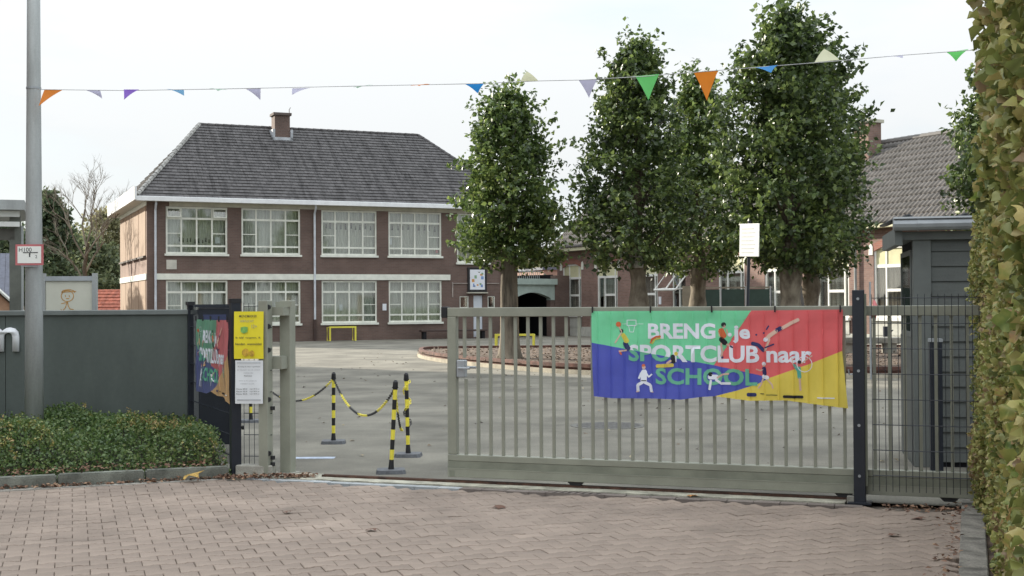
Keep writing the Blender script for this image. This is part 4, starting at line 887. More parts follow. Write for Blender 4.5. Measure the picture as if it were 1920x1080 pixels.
# ---------------------------------------------------------------- notices on the short fence
def wavy_sheet(name, W, H, m, amp, parent, nx=8, ny=14, ph=0):
    V = [(W * i / nx, -amp * math.sin(PI * j / ny * 1.5 + ph) * (.6 + .4 * math.sin(i * 1.1)), H * j / ny) for j in range(ny + 1) for i in range(nx + 1)]
    F = [(j * (nx + 1) + i, j * (nx + 1) + i + 1, (j + 1) * (nx + 1) + i + 1, (j + 1) * (nx + 1) + i) for j in range(ny) for i in range(nx)]
    o = put(name, npmesh(name, V, F, m, True), parent); return o
yn = empty('yellow_notice', (-2.588, 11.76, 1.10), -8, 'yellow laminated face mask notice hung on the short mesh fence', 'notice')
wavy_sheet('sheet', .285, .44, mat('yellow_sheet', (.80, .68, .03), .45, .04, 3), .006, yn)
text_obj('lettering', 'MONDMASKER', .055, .385, .225, .408, -.012, m_ink, yn, .01); text_obj('lettering', 'VERPLICHT', .060, .340, .195, .360, -.012, m_inkg, yn); text_obj('lettering', '12+', .175, .285, .225, .318, -.012, m_inkg, yn)
text_obj('lettering', 'Ik  blijf  vergeten,  ik', .02, .185, .262, .206, -.012, m_ink, yn, .008); text_obj('lettering', 'handen  wasmiddel', .018, .128, .268, .150, -.012, m_ink, yn, .008)
MB().add([(x, -.013, z) for x, z in ((.07, .25), (.10, .235), (.135, .25), (.138, .295), (.105, .30), (.068, .292))], [tuple(range(6))]).build('green_mask_print', mat('print_green', (.22, .48, .12), .6, .15, 40), yn)
MB().add([(x, -.013, z) for x, z in circ(.115, .06, .035, .036, n=12)[:-1]], [tuple(range(12))]).add([(x, -.0128, z) for x, z in circ(.175, .05, .025, .03, n=10)[:-1]], [tuple(range(10))]).build('fruit_print', mat('print_orange', (.65, .40, .05), .6, .2, 30), yn)
wn_ = empty('white_notice', (-2.578, 11.76, .685), -8, 'white printed notice hung below the yellow one', 'notice')
wavy_sheet('sheet', .268, .40, mat('white_sheet', (.74, .76, .78), .4, .03, 3), .007, wn_, ph=.8)
text_obj('lettering', 'Zondag de deur is gesloten', .03, .335, .245, .350, -.013, m_ink, wn_); text_obj('lettering', 'de kleuters van de school', .025, .308, .24, .320, -.013, m_inkg, wn_); text_obj('lettering', 'wachten hier', .085, .28, .18, .292, -.013, m_inkg, wn_)
text_obj('lettering', 'fietsen', .09, .252, .165, .266, -.013, m_ink, wn_); text_obj('lettering', 'enkel op de speelplaats', .04, .205, .21, .218, -.013, m_inkg, wn_); text_obj('lettering', 'zetten a.u.b.', .055, .18, .19, .192, -.013, m_inkg, wn_)
for i, z in enumerate((.13, .107, .084)):
    text_obj('lettering', 'Kleuter 08.30', .015, z, .12, z + .013, -.013, m_ink, wn_); text_obj('lettering', 'Lager 08.45 uur', .145, z, .24, z + .013, -.013, m_ink, wn_)
MB().box(.02, -.0135, .375, .25, -.0125, .381).box(.02, -.0135, .032, .25, -.0125, .038).build('rules', m_inkg, wn_)

# ---------------------------------------------------------------- banners
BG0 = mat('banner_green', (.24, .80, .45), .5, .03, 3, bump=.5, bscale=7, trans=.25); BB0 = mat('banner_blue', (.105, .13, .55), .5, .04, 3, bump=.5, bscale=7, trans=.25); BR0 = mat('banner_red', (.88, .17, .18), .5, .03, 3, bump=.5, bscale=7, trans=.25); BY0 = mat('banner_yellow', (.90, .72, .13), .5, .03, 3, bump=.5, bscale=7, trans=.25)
TW = mat('print_white', (.84, .87, .95), .5, .02); TG = mat('print_text_green', (.16, .50, .33), .5, .03); SK = mat('print_skin', (.72, .50, .40), .5, .02); ON = mat('print_navy', (.03, .04, .14), .5, .02); TR = mat('print_redorange', (.70, .16, .06), .5, .02); KK = mat('print_dark', (.02, .02, .025), .5, .02)
def banner(loc, deg, label, W=2.11, H=.80, wave=.006, sag=0.0, period=.117, phase=.0, flut=0.0, cols=None):
    BG, BB, BR, BY = cols or (BG0, BB0, BR0, BY0)
    root = empty('banner', loc, deg, label, 'banner', 'school sports banners')
    sx = W / 1815; sz = H / 700
    def T(p): return ((p[0] - 35) * sx, (760 - p[1]) * sz)
    def disp(x, z):
        f = 1 - abs(z / H - .5) * .6
        dx_ = (x + phase) % period - period / 2
        return wave * -2.4 * math.exp(-(dx_ / .009) ** 2) * f - wave * .8 * math.cos(dx_ * 2 * PI / period) * f - .012 * math.sin(x * 3.1 + z * 4) * (1 - z / H) - flut * math.sin(x * 4.2 + .6) * (1.1 - z / H) - .004 * math.sin(x * 11 - z * 17)
    def finish(bm, off, m, name, parent, zlev=True):
        step = .0117; x = step
        while x < W:
            bmesh.ops.bisect_plane(bm, geom=bm.verts[:] + bm.edges[:] + bm.faces[:], plane_co=(x, 0, 0), plane_no=(1, 0, 0)); x += step
        if zlev:
            z = .08
            while z < H: bmesh.ops.bisect_plane(bm, geom=bm.verts[:] + bm.edges[:] + bm.faces[:], plane_co=(0, 0, z), plane_no=(0, 0, 1)); z += .08
        for v in bm.verts: v.co.y = disp(v.co.x, v.co.z) - off
        me = bpy.data.meshes.new(name); bm.to_mesh(me); bm.free()
        for q in (m if isinstance(m, list) else [m]): me.materials.append(q)
        return put(name, me, parent)
    def poly(lst, off, mats, name, parent):
        bm = bmesh.new()
        for pts, mi in lst:
            vs = [bm.verts.new((T(p)[0], 0, T(p)[1])) for p in pts]; f = bm.faces.new(vs); f.material_index = mi
        bmesh.ops.triangulate(bm, faces=bm.faces[:])
        return finish(bm, off, mats, name, parent)
    gr = [(35, 65), (35, 300), (500, 382), (935, 460), (955, 400), (1040, 310), (1105, 215), (1150, 130), (1205, 65)]
    rd = [(1205, 65), (1150, 130), (1105, 215), (1040, 310), (955, 400), (935, 460), (1130, 500), (1330, 545), (1600, 445), (1825, 350), (1832, 60)]
    bl_ = [(35, 300), (50, 700), (200, 712), (480, 708), (700, 712), (850, 690), (940, 684), (1100, 640), (1245, 590), (1330, 545), (1130, 500), (935, 460), (500, 382)]
    ye = [(1825, 350), (1600, 445), (1330, 545), (1245, 590), (1100, 640), (940, 684), (1180, 712), (1440, 705), (1860, 752)]
    cloth = poly([(gr, 0), (bl_, 1), (rd, 2), (ye, 3)], 0, [BG, BB, BR, BY], 'cloth', root)
    def text(body, x0, y0, x1, y1, m, bold=.02, split=None):
        a, b = T((x0, y1)), T((x1, y0)); bm = text_fit(body, a[0], a[1], b[0], b[1], bold)
        if split:
            p0, p1 = T(split[0]), T(split[1]); d = Vector((p1[0] - p0[0], 0, p1[1] - p0[1])); n = Vector((d.z, 0, -d.x))
            bmesh.ops.bisect_plane(bm, geom=bm.verts[:] + bm.edges[:] + bm.faces[:], plane_co=(p0[0], 0, p0[1]), plane_no=n)
            for f in bm.faces:
                if (f.calc_center_median() - Vector((p0[0], 0, p0[1]))).dot(n) > 0: f.material_index = 1
            finish(bm, .004, [m, TG], 'lettering', cloth, False)
        else: finish(bm, .004, m, 'lettering', cloth, False)
    text('BRENG', 460, 155, 950, 270, TW, .035); text('je', 1072, 172, 1197, 300, TW, .035)
    text('SPO', 315, 312, 625, 437, TW, .035, ((35, 300), (935, 460))); text('RTCLUB', 640, 315, 1258, 440, TW, .035); text('naar', 1308, 352, 1620, 437, TW, .03); text('SCHOOL', 515, 482, 1242, 605, TG, .03)
    fig = []; figs = [fig]   # figures drawn with strokes: (polyline, width, material index); mats: 0 skin 1 white 2 navy 3 redorange 4 dark 5 yellow 6 teal
    def st(pts, w_, mi): figs[-1].append(([*pts], w_, mi))
    def nf(): figs.append([])
    def dot(x, y, r, mi, ry=None): st([(x + r * .45 * math.cos(q * PI / 4), y + (ry or r) * .45 * math.sin(q * PI / 4)) for q in range(9)], r * 1.1, mi)
    dot(240, 163, 20, 3); dot(262, 212, 15, 4); st([(262, 225), (230, 275), (215, 300)], 10, 0); st([(266, 225), (245, 180)], 9, 0); st([(275, 240), (305, 290)], 34, 5); st([(290, 300), (315, 345)], 34, 2); st([(300, 355), (245, 362)], 12, 0); st([(250, 365), (262, 385)], 14, 3)
    nf()
    st([(270, 160), (305, 160)], 3, 1); st([(375, 160), (425, 160)], 3, 1); st([(305, 132), (372, 132), (372, 172), (305, 172), (305, 132)], 5, 1); st([(315, 172), (325, 220), (352, 220), (362, 172)], 4, 1)
    nf()
    st([(480, 300), (495, 270), (520, 255), (550, 252)], 14, 3); st([(492, 305), (510, 275), (550, 264)], 8, 5)
    nf()
    dot(1010, 165, 17, 4); dot(1012, 178, 12, 0); st([(990, 205), (1010, 250)], 42, 3); st([(1030, 200), (1040, 245)], 9, 0); st([(975, 205), (980, 250)], 9, 0); st([(990, 268), (1020, 300)], 36, 4); st([(990, 300), (998, 360), (992, 395)], 14, 0); st([(1020, 300), (1055, 322)], 12, 0); st([(990, 385), (1000, 405)], 14, 2); st([(1050, 318), (1070, 330)], 12, 2); dot(1052, 238, 15, 1)
    nf()
    st([(1530, 130), (1480, 155), (1420, 190)], 24, 0); st([(1410, 190), (1380, 208)], 30, 2); st([(1380, 210), (1330, 245), (1310, 270)], 28, 0); dot(1305, 272, 16, 1); st([(1330, 270), (1300, 350)], 14, 0); st([(1210, 300), (1250, 310), (1290, 350)], 26, 2); st([(1300, 330), (1360, 305)], 10, 2); st([(1310, 200), (1325, 175)], 10, 2); dot(1238, 238, 7, 2); dot(1292, 225, 7, 2)
    nf()
    dot(427, 480, 14, 0); dot(425, 468, 13, 3); st([(430, 510), (428, 580)], 44, 1); st([(410, 520), (395, 560)], 14, 1); st([(445, 520), (465, 550), (490, 530)], 12, 1); st([(420, 590), (385, 610), (388, 655)], 22, 1); st([(435, 590), (480, 610), (485, 655)], 22, 1); st([(412, 578), (445, 578)], 7, 4); st([(375, 660), (392, 656)], 8, 0); st([(480, 656), (497, 660)], 8, 0)
    nf()
    st([(525, 470), (640, 462)], 26, 5); st([(600, 450), (625, 430)], 16, 0); st([(640, 395), (645, 440)], 32, 4); dot(665, 378, 15, 5); 
    nf()
    dot(912, 525, 16, 4); st([(905, 545), (960, 545)], 34, 1); st([(960, 550), (1000, 525), (1040, 520)], 13, 0); st([(950, 565), (990, 590), (1050, 590)], 18, 1); st([(915, 570), (905, 635)], 16, 1)
    nf()
    dot(1290, 445, 15, 1); dot(1290, 455, 11, 0); st([(1290, 475), (1295, 520)], 28, 2); st([(1285, 485), (1265, 495), (1235, 485)], 9, 0); st([(1285, 535), (1315, 545)], 28, 1); st([(1285, 550), (1270, 590), (1250, 620)], 11, 0); st([(1310, 555), (1345, 595), (1350, 620)], 11, 0)
    nf()
    dot(1535, 430, 13, 4); st([(1500, 450), (1525, 490)], 18, 6); st([(1485, 400), (1490, 440), (1510, 470)], 8, 0); st([(1530, 470), (1535, 540)], 26, 6); st([(1535, 545), (1540, 630)], 14, 0); st([(1550, 440), (1600, 400), (1622, 385)], 8, 0)
    st([(x, y) for x, y in circ(1570, 445, 52, 55)], 5, 1)
    nf()
    st([(1175, 668), (1228, 668)], 26, 2); st([(1425, 678), (1553, 678)], 20, 4); st([(1265, 660), (1290, 660)], 6, 4); st([(1305, 668), (1380, 668)], 5, 4); st([(1655, 682), (1770, 682)], 8, 1)
    for fg in figs:
        bm = bmesh.new()
        for pts, w_, mi in fg:
            q = [Vector(T(p)) for p in pts]; hw_ = w_ * sx / 2
            for a, b in zip(q, q[1:]):
                d = b - a
                if d.length < 1e-6: continue
                d.normalize(); nn = Vector((-d.y, d.x)) * hw_
                f = bm.faces.new([bm.verts.new((v.x, 0, v.y)) for v in (a - nn, b - nn, b + d * hw_ * .6 - nn * .5, b + d * hw_ * .6 + nn * .5, b + nn, a + nn, a - d * hw_ * .6 + nn * .5, a - d * hw_ * .6 - nn * .5)]); f.material_index = mi
        finish(bm, .0055, [SK, TW, ON, TR, KK, BY, mat('print_teal', (.12, .50, .42), .5)], 'printed_figure', cloth, False)
    for a in (45, 480, 925, 1370, 1815):
        x, z = T((a, 66)); MB().box(x - .006, -.012, z - .012, x + .006, .0, z + .040).build('tie_strap', m_black, root)
    return root
gx, gy = gp(1.318, -.052); banner((gx, gy, .735), -19.2, 'colourful sports club banner tied along the sliding gate')
# smaller looking one on the side fence, seen at an angle
bs0 = Vector((-2.60, 11.86)) + fd * 2.02 + Vector((-.42, -.9)).normalized() * 0 + Vector((math.sin(R(115.5)), -math.cos(R(115.5)))) * (.05)
p0 = Vector((-2.60, 11.86)) + fd * 1.50 - Vector((-.9, -.43)) * 0
bb = banner((p0.x - .05, p0.y - .03, .66), -64.5, 'sports club banner on the side fence, glare put into its dull colours, seen at a slant', 1.48, .80, .004, flut=.012, period=.3, cols=[mat('faded_' + n_, c_, .35, .05, 3) for n_, c_ in (('green', (.16, .36, .24)), ('blue', (.10, .115, .25)), ('red', (.42, .13, .14)), ('orange', (.60, .38, .19)))])  # these faded tones carry glare put into the cloth colours
# ---------------------------------------------------------------- sliding gate
gt = empty('sliding_gate', (*gp(0), 0), -19.2, 'olive grey barred sliding gate standing half open on its rail', 'gate')
GL = 4.95
MB().box(-.02, -.035, 1.485, GL, .035, 1.565).build('top_rail', m_gate, gt, bevel=.004)
MB().box(-.02, -.036, .262, .062, .034, 1.484).build('end_stile', m_gate, gt, bevel=.004)
MB().box(-.02, -.04, .205, GL, .04, .26).build('lower_rail', m_gate, gt, bevel=.004)
MB().box(-.02, -.045, .062, GL, .045, .138).build('bottom_beam', m_gate, gt, bevel=.004); MB().box(-.018, -.038, .139, GL, .038, .204).build('middle_channel', m_gated, gt)
MB().box(-.02, -.047, .134, GL, -.040, .142).build('channel_lip', m_gate, gt); MB().box(0.0, -.047, .07, .05, -.0455, .12).build('end_plate', m_gated, gt)
bm_ = MB().box(-.0125, -.0125, .261, .0125, .0125, 1.484).mesh('bar', m_gate); bs_ = MB().box(-.0125, -.0125, .261, .0125, .0125, .93).mesh('bar', m_gate)
for i in range(int((GL - .12) / .1166)):
    t = .145 + i * .1166; put('bar', bs_ if i == 0 else bm_, gt, loc=(t, 0, 0))
put('bar', MB().box(-.0125, -.0125, 1.12, .0125, .0125, 1.484).mesh('bar', m_gate), gt, loc=(.133, 0, 0))
MB().box(-.075, -.045, 1.475, -.021, .045, 1.575).build('stop_buffer', m_black, gt, bevel=.006)
lk = MB().box(.064, -.035, .945, .145, .035, 1.10).build('lock_case', m_zinc, gt, bevel=.008)
MB().tube([(.10, -.035, 1.03), (.10, -.075, 1.03), (.21, -.08, 1.03)], .011, 8).build('handle', m_zinc, lk); MB().tube([(.10, .035, 1.03), (.10, .075, 1.03), (.21, .08, 1.03)], .011, 8).build('handle', m_zinc, lk)
for x in (1.16, 3.4, 4.2): MB().prism([(x - .07, .058), (x + .07, .058), (x + .04, .03), (x - .04, .03)], -.03, .03).build('guide_roller', m_black, gt)
# right black post + mesh panel
rf_ = empty('right_mesh_fence', (*gp(3.53, -.10), 0), -19.2, 'dark double wire mesh fence panel in front of the gate tail', 'fence')
mesh_panel(rf_, 1.5, .10, 1.655, start=.10)
MB().box(-.045, -.045, 0, .045, .045, 1.69).build('post', m_navy, rf_, bevel=.003); MB().box(-.09, -.09, 0, .09, .09, .014).build('base_plate', m_navy, rf_)
for z in (.22, .62, 1.05, 1.62): MB().tube([(.0, -.047, z), (.0, -.053, z)], .012, 8).build('bolt', m_zinc, rf_); 
MB().box(.045, -.01, .14, .062, .01, 1.66).build('panel_edge', m_gated, rf_)
MB().tube([(-.045, 0, 1.02), (-.075, 0, 1.02), (-.08, 0, 1.06)], .007, 6).build('hook', m_zinc, rf_)
fs = MB().box(-.10, -.03, 0, .02, .10, .05).build('floor_stop', m_conc, rf_)
sgp = empty('guide_post', (3.93, 11.75, 0), -12, 'dark post with pale cap behind the mesh, before the shed', 'post'); MB().box(-.055, -.055, 0, .055, .055, 1.22).build('post', m_navy, sgp); MB().box(-.06, -.06, 1.22, .06, .06, 1.25).build('cap', m_zinc, sgp)
rgd = empty('red_bag', (6.9, 26.9, 0), 0, 'red cloth bag hanging on a thin pole, seen through the mesh', 'bag')
rgd.location = (7.35, 25.95, 0)
MB().tube([(0, 0, 0), (0, 0, 2.0)], .02, 6).build('pole', m_zinc, rgd); MB().tube([(.08, 0, 1.62), (.10, 0, 1.5), (.07, 0, 1.35), (.08, 0, 1.2)], [.02, .06, .07, .03], 8).build('cloth', m_red, rgd, smooth=True)

# ---------------------------------------------------------------- shed
sd = empty('garden_shed', (3.87, 12.2, 0), -12, 'dark grey boarded shed with zinc gutter right of the gate', 'shed')
MB().box(.02, .06, 0, 3.0, 1.3, 2.22).build('core', m_dark, sd)
bd = MB().prism([(0, 0), (0, .148), (.001, .148), (.001, 0)], 0, 1).mesh('board', m_shed)
bme = MB().add([(.175, .030, .0), (3.0, .030, .0), (3.0, .048, .143), (.175, .048, .143), (.175, .06, 0), (3.0, .06, 0), (3.0, .06, .143), (.175, .06, .143)], [(0, 1, 2, 3), (4, 5, 6, 7), (0, 1, 5, 4), (3, 2, 6, 7), (0, 3, 7, 4)]).mesh('board', m_shed)
for i in range(15): put('board', bme, sd, loc=(0, 0, .05 + i * .145))
MB().box(.0, .0, 0, .17, .07, 2.22).build('corner_post', m_shedpost, sd, bevel=.004)
MB().box(-.004, .075, 0, .015, 1.3, 1.25).build('side_panel', m_shed, sd)
sw = MB().box(-.01, .12, 1.25, .012, .18, 2.10).box(-.01, 1.1, 1.25, .012, 1.16, 2.1).box(-.01, .18, 2.05, .012, 1.1, 2.1).box(-.01, .18, 1.25, .012, 1.1, 1.3).build('side_window', m_shedpost, sd); MB().box(-.004, .18, 1.3, .0, 1.1, 2.05).build('pane', m_glass, sw)
MB().box(-.12, -.03, 2.19, 3.1, 1.5, 2.27).build('eave_board', m_shedpost, sd); MB().box(-.17, -.08, 2.14, -.10, 1.45, 2.30).build('barge_board', m_shedpost, sd)
MB().tube([(-.19, -.14, 2.335), (3.1, -.14, 2.335)], .062, 12).build('gutter', m_zinc, sd, smooth=False); MB().box(-.19, -.205, 2.385, 3.1, -.075, 2.402).build('gutter_lip', mat('gutter_bright', (.55, .57, .60), .4, .05, metal=.3), sd)
for x in (.03, 1.1, 2.1): MB().tube([(x, -.14, 2.335), (x + .018, -.14, 2.335)], .068, 12).build('gutter_bracket', m_zinc, sd)
V = []; F = []; N = 90
for j, (y, z) in enumerate(((-.12, 2.405), (1.55, 2.44))):
    for i in range(N): x = -.19 + 3.3 * i / (N - 1); V.append((x, y, z + .045 * max(0, math.cos((x - .47) * PI / .26)) ** 6 - .012))
F = [(i, i + 1, N + i + 1, N + i) for i in range(N - 1)]
ro = put('roof', npmesh('roof', V, F, mat('black_corrugated', (.03, .032, .036), .5, .1), True), sd); so_ = ro.modifiers.new('s', 'SOLIDIFY'); so_.thickness = .02

# ---------------------------------------------------------------- chain posts and chains
def chain_post(x, y, tilt, deg, h, label):
    q = empty('barrier_post', (x, y, 0), deg, label, 'barrier post', 'yellow and black chain posts')
    MB().add([(-.11, -.13, 0), (.11, -.13, 0), (.14, -.1, 0), (.14, .1, 0), (.11, .13, 0), (-.11, .13, 0), (-.14, .1, 0), (-.14, -.1, 0)] + [(a * .93, b_ * .93, .035) for a, b_ in ((-.11, -.13), (.11, -.13), (.14, -.1), (.14, .1), (.11, .13), (-.11, .13), (-.14, .1), (-.14, -.1))], [tuple(range(8)), tuple(range(8, 16))] + [(i, (i + 1) % 8, 8 + (i + 1) % 8, 8 + i) for i in range(8)]).build('base', m_rub, q)
    up = Vector((math.sin(R(tilt)), 0, math.cos(R(tilt)))); n = 8; z = .03; seg = (h - .09 - z) / n
    for i in range(n):
        a, b_ = up * (z + i * seg), up * (z + (i + 1) * seg); r = .02 if i else .026
        MB().tube([a, b_], [r if i else .03, .021], 14).build('black_band' if i % 2 == 0 else 'yellow_band', m_blk if i % 2 == 0 else m_yel, q, smooth=False)
    t0 = up * (h - .09); MB().tube([t0, t0 + up * .03, t0 + up * .07, t0 + up * .09], [.023, .026, .024, .012], 14).build('cap', m_blk, q)
    MB().tube([t0 + Vector((-.03, 0, .02)), t0 + Vector((.03, 0, .02))], .006, 6).build('hook', m_blk, q)
    return Vector((x, y, 0)) + Matrix.Rotation(R(deg), 3, 'Z') @ (t0 + up * .015)
def chain(pts, label, first=0):
    """pts: smoothed path; links alternate, colours change every 25 cm"""
    root = empty('chain', pts[0], 0, label, 'chain', 'yellow and black plastic chains')
    P = [Vector(p) for p in pts]; L_ = [0]
    for a, b_ in zip(P, P[1:]): L_.append(L_[-1] + (b_ - a).length)
    tot = L_[-1]; n = int(tot / .030); mbs = [MB(), MB()]
    def at(s):
        for i in range(len(P) - 1):
            if s <= L_[i + 1]: return P[i].lerp(P[i + 1], (s - L_[i]) / max(1e-6, L_[i + 1] - L_[i])), (P[i + 1] - P[i]).normalized()
        return P[-1], (P[-1] - P[-2]).normalized()
    for k in range(n):
        c0, d = at((k + .5) * .030); u = d.cross(Vector((0, 0, 1)) if abs(d.z) < .9 else Vector((1, 0, 0))).normalized(); v = d.cross(u)
        side = (u + v).normalized() if k % 2 else (u - v).normalized()
        ring_ = [c0 - P[0] + d * (.021 * math.cos(a)) + side * (.0115 * math.sin(a)) for a in [2 * PI * q / 8 for q in range(8)]]
        mbs[(int(k * .030 / .42) + first) % 2].tube(ring_ + [ring_[0]], .0042, 4, False)
    mbs[0].build('yellow_links', m_yel, root, kind='stuff'); mbs[1].build('black_links', m_blk, root, kind='stuff')
def cat(a, b_, sag, n=24): return [a.lerp(b_, t / n) - Vector((0, 0, sag * 4 * (t / n) * (1 - t / n))) for t in range(n + 1)]
A1 = chain_post(-3.58, 17.3, 0, 10, .84, 'farthest barrier post, seen through the short mesh panel')
A2 = chain_post(-2.07, 14.6, .4, 5, .82, 'single barrier post standing at the back of the opening')
A3 = chain_post(-1.16, 12.02, 3.2, 6, .88, 'nearest barrier post, leaning to the right')
A4 = chain_post(-1.10, 13.30, -1.2, -3, .88, 'barrier post with the chain bunched round it')
chain(cat(A1, A2, .36), 'chain from the farthest barrier post to the single one', 1); chain(cat(A2, A3, .34), 'chain sagging from the single barrier post to the leaning one', 1)
chain(cat(A3, A3.lerp(A4, .8) - Vector((0.02, 0, .50)), .12), 'chain hanging between the leaning post and the bunched one', 0)
w_ = []; 
for k in range(60):
    t = k / 59; a = t * 14; w_.append(Vector((A4.x + .034 * math.cos(a) + .012 * t, A4.y - .034 * math.sin(a) * 1, A4.z - .01 - t * .50)))
chain(w_, 'chain wound down round the bunched barrier post', 0)

# ---------------------------------------------------------------- bunting
bn = empty('bunting', (0, 0, 0), 0, 'string of coloured pennants strung from the lamp pole across the schoolyard entrance', 'bunting')
def bz(px): return 12.76 - (px - 60) / 1860 * 1.9
def bpt(px, py, dz=0):
    u = (px - 960) / 2370; v = (569 - .006 * (px - 960) - py) / 2370; Z = bz(px); return Vector((u * Z, Z + dz, 1.6 + v * Z))
cord = [(68, 167), (240, 169), (420, 166), (560, 163), (700, 160), (900, 156), (1010, 151), (1100, 149), (1215, 142), (1327, 133), (1440, 124), (1555, 115), (1690, 103), (1800, 95), (1960, 84)]
MB().tube([bpt(*q) for q in cord], .0035, 5).build('cord', mat('white_cord', (.5, .5, .5), .6), bn)
cl = {'o': (.80, .25, .03), 'p': (.27, .13, .60), 'b': (.03, .25, .62), 'g': (.14, .55, .15), 'w': (.80, .80, .76), 'l': (.55, .53, .68), 'y': (.75, .74, .52), 's': (.36, .55, .40), 'lb': (.22, .46, .70)}
flags = [(84, 167, 118, 168, 80, 201, 'o'), (160, 168, 188, 168, 186, 181, 'l'), (233, 167, 262, 167, 239, 189, 'p'), (313, 166, 346, 168, 340, 175, 'lb'), (393, 165, 428, 168, 416, 174, 's'), (462, 166, 490, 165, 486, 184, 'l'), (549, 165, 584, 164, 553, 181, 'l'), (664, 163, 702, 158, 668, 160, 's'), (771, 160, 808, 157, 790, 165, 'o'), (872, 156, 911, 155, 897, 170, 'b'), (978, 152, 1012, 151, 990, 137, 'y'), (1087, 149, 1123, 147, 1108, 180, 'l'), (1194, 142, 1239, 138, 1217, 190, 'g'), (1304, 135, 1350, 131, 1330, 186, 'o'), (1418, 126, 1462, 121, 1443, 141, 'b'), (1531, 116, 1578, 111, 1556, 85, 'y'), (1664, 106, 1698, 103, 1690, 112, 'l'), (1779, 97, 1821, 91, 1806, 109, 'g')]
for i, (xa, ya, xb, yb, xt, yt, k) in enumerate(flags):
    m_ = mat('pennant_' + k, cl[k], .6, .03, trans=.45)
    a, b_, t_ = bpt(xa, ya), bpt(xb, yb), bpt(xt, yt)
    ln = (b_ - a).length; full = ln * 1.25; hh = abs(t_.z - (a.z + b_.z) / 2); off = math.sqrt(max(0, full ** 2 - hh ** 2)) * (.55 if i % 2 else -.55)
    t_.y += off; n = 5; V = []; F = []
    for j in range(n + 1):
        s = j / n
        for q in range(n + 1 - j if False else n + 1):
            e = a.lerp(b_, q / n); pnt = e.lerp(t_, s) + Vector((0, .018 * math.sin(q / n * PI) * math.sin(s * PI * 1.2), .010 * math.sin(s * PI))) ; V.append(pnt)
    F = [(j * (n + 1) + q, j * (n + 1) + q + 1, (j + 1) * (n + 1) + q + 1, (j + 1) * (n + 1) + q) for j in range(n) for q in range(n)]
    put('pennant', npmesh('pennant', V, F, m_, True), bn)

# ---------------------------------------------------------------- hedge on the right
hd = empty('hedge', (0, 0, 0), 0, 'tall leafy hedge turning yellow along the right edge of the entrance', 'hedge')
HL = leafmat('hedge_leaf', [(.13, .16, .045), (.22, .25, .07), (.31, .33, .09), (.42, .41, .14), (.50, .40, .15), (.26, .29, .08), (.32, .22, .12)], .55, .3, 1.6)
HB = leafmat('hedge_leaf_big', [(.15, .22, .05), (.24, .31, .07), (.37, .39, .10), (.52, .45, .13), (.46, .27, .12), (.22, .28, .08)], .5, .35, 1.0)
def hedge_face(s, h=1.0):      # s: distance ahead of camera; left face of the hedge
    k_ = min(1, max(0, (h - 1.7) / .4)) * min(1, max(0, (5.8 - s) / .8))
    return (.3655 + .0048 * (10 - s) - .020 * k_ + .003 * math.sin(s * 1.7) + .003 * math.sin(s * 5 + h * 3)) * s
def vine_t(curl, seed):
    g = random.Random(seed); o = []
    for k in range(16):
        a = 2 * PI * k / 16; rr = .5 * (1 + .16 * math.cos(5 * (a - PI / 2)) + .10 * math.cos((a - PI / 2))) * g.uniform(.88, 1.1)
        x, y = rr * math.cos(a), .5 + rr * math.sin(a); o.append((x, y, -curl * x * x + .25 * curl * math.sin(y * 5 + seed) * .4 + g.uniform(-.05, .05)))
    return np.array([(0, .45, .05)] + o), np.array([(0, i, i % 16 + 1) for i in range(1, 17)])
def ovate_t(curl):
    v = [(0, 0, 0), (0, .35, .0), (0, .7, -.03), (0, 1.05, -.12), (-.30, .3, curl * .3), (-.32, .6, curl * .35), (.30, .3, curl * .3), (.32, .6, curl * .35)]
    return np.array(v), np.array([(0, 1, 4), (1, 5, 4), (1, 2, 5), (2, 3, 5), (0, 6, 1), (1, 6, 7), (1, 7, 2), (2, 7, 3)])
pre = np.array(Euler((R(70), 0, R(-70))).to_matrix())
for nm_, cnt, tm_, sz_, zz in (('small_leaves', 34000, ovate_t(.8), (.022, .046), (5.2, 10.25)), ('vine_leaves', 7000, vine_t(.9, 1), (.022, .05), (2.9, 10.2)), ('curled_leaves', 6000, vine_t(2.2, 5), (.022, .05), (2.9, 9.2)), ('side_leaves', 9000, ovate_t(1.2), (.03, .055), (2.9, 5.4))):
    P = []; Sz = []
    for i in range(cnt):
        Z = rng.uniform(*zz); top = 2.36 + .07 * math.sin(Z * 2.1) + .62 * min(1, max(0, (5.4 - Z) / .8))
        h = rng.uniform(0, top); bul = .05 * math.sin(h * 3 + Z) + .03 * math.sin(h * 9 + Z * 4)
        P.append((hedge_face(Z, h) + .02 + bul * .6 + abs(rng.normal(0, .09)) + max(0, h - 2.0) * (.22 if Z > 5.4 else .05), Z, h)); Sz.append(rng.uniform(*sz_))
    P = np.array(P); put(nm_, leaf_cloud(nm_, P, np.array(Sz), tm_, HL, .8, pre[None].repeat(len(P), 0)), hd, kind='stuff')
bigm = [npmesh('leaf', *vine_t(c_, q_), HB, False) for c_, q_ in ((.4, 2), (1.6, 3), (-1.0, 4), (2.6, 6), (.9, 7))]
for i in range(295):
    Z = random.uniform(3.7, 5.2) if i < 215 else random.uniform(4.8, 7.5); h = random.uniform(.35, 2.9) if Z < 4.6 else random.uniform(.1, 2.35)
    s = random.uniform(.04, .08) * (1.15 if h > 1.9 else 1) * (.65 if Z > 4.8 else 1); x = hedge_face(Z, h) + random.uniform(-.01, .07) + max(0, h - 2.0) * .03
    put('leaf', random.choice(bigm), hd, loc=(x, Z, h), rot=(R(random.gauss(70, 30)), R(random.gauss(0, 35)), R(random.gauss(-65, 45))), scale=(s, s * random.uniform(.85, 1.25), s))
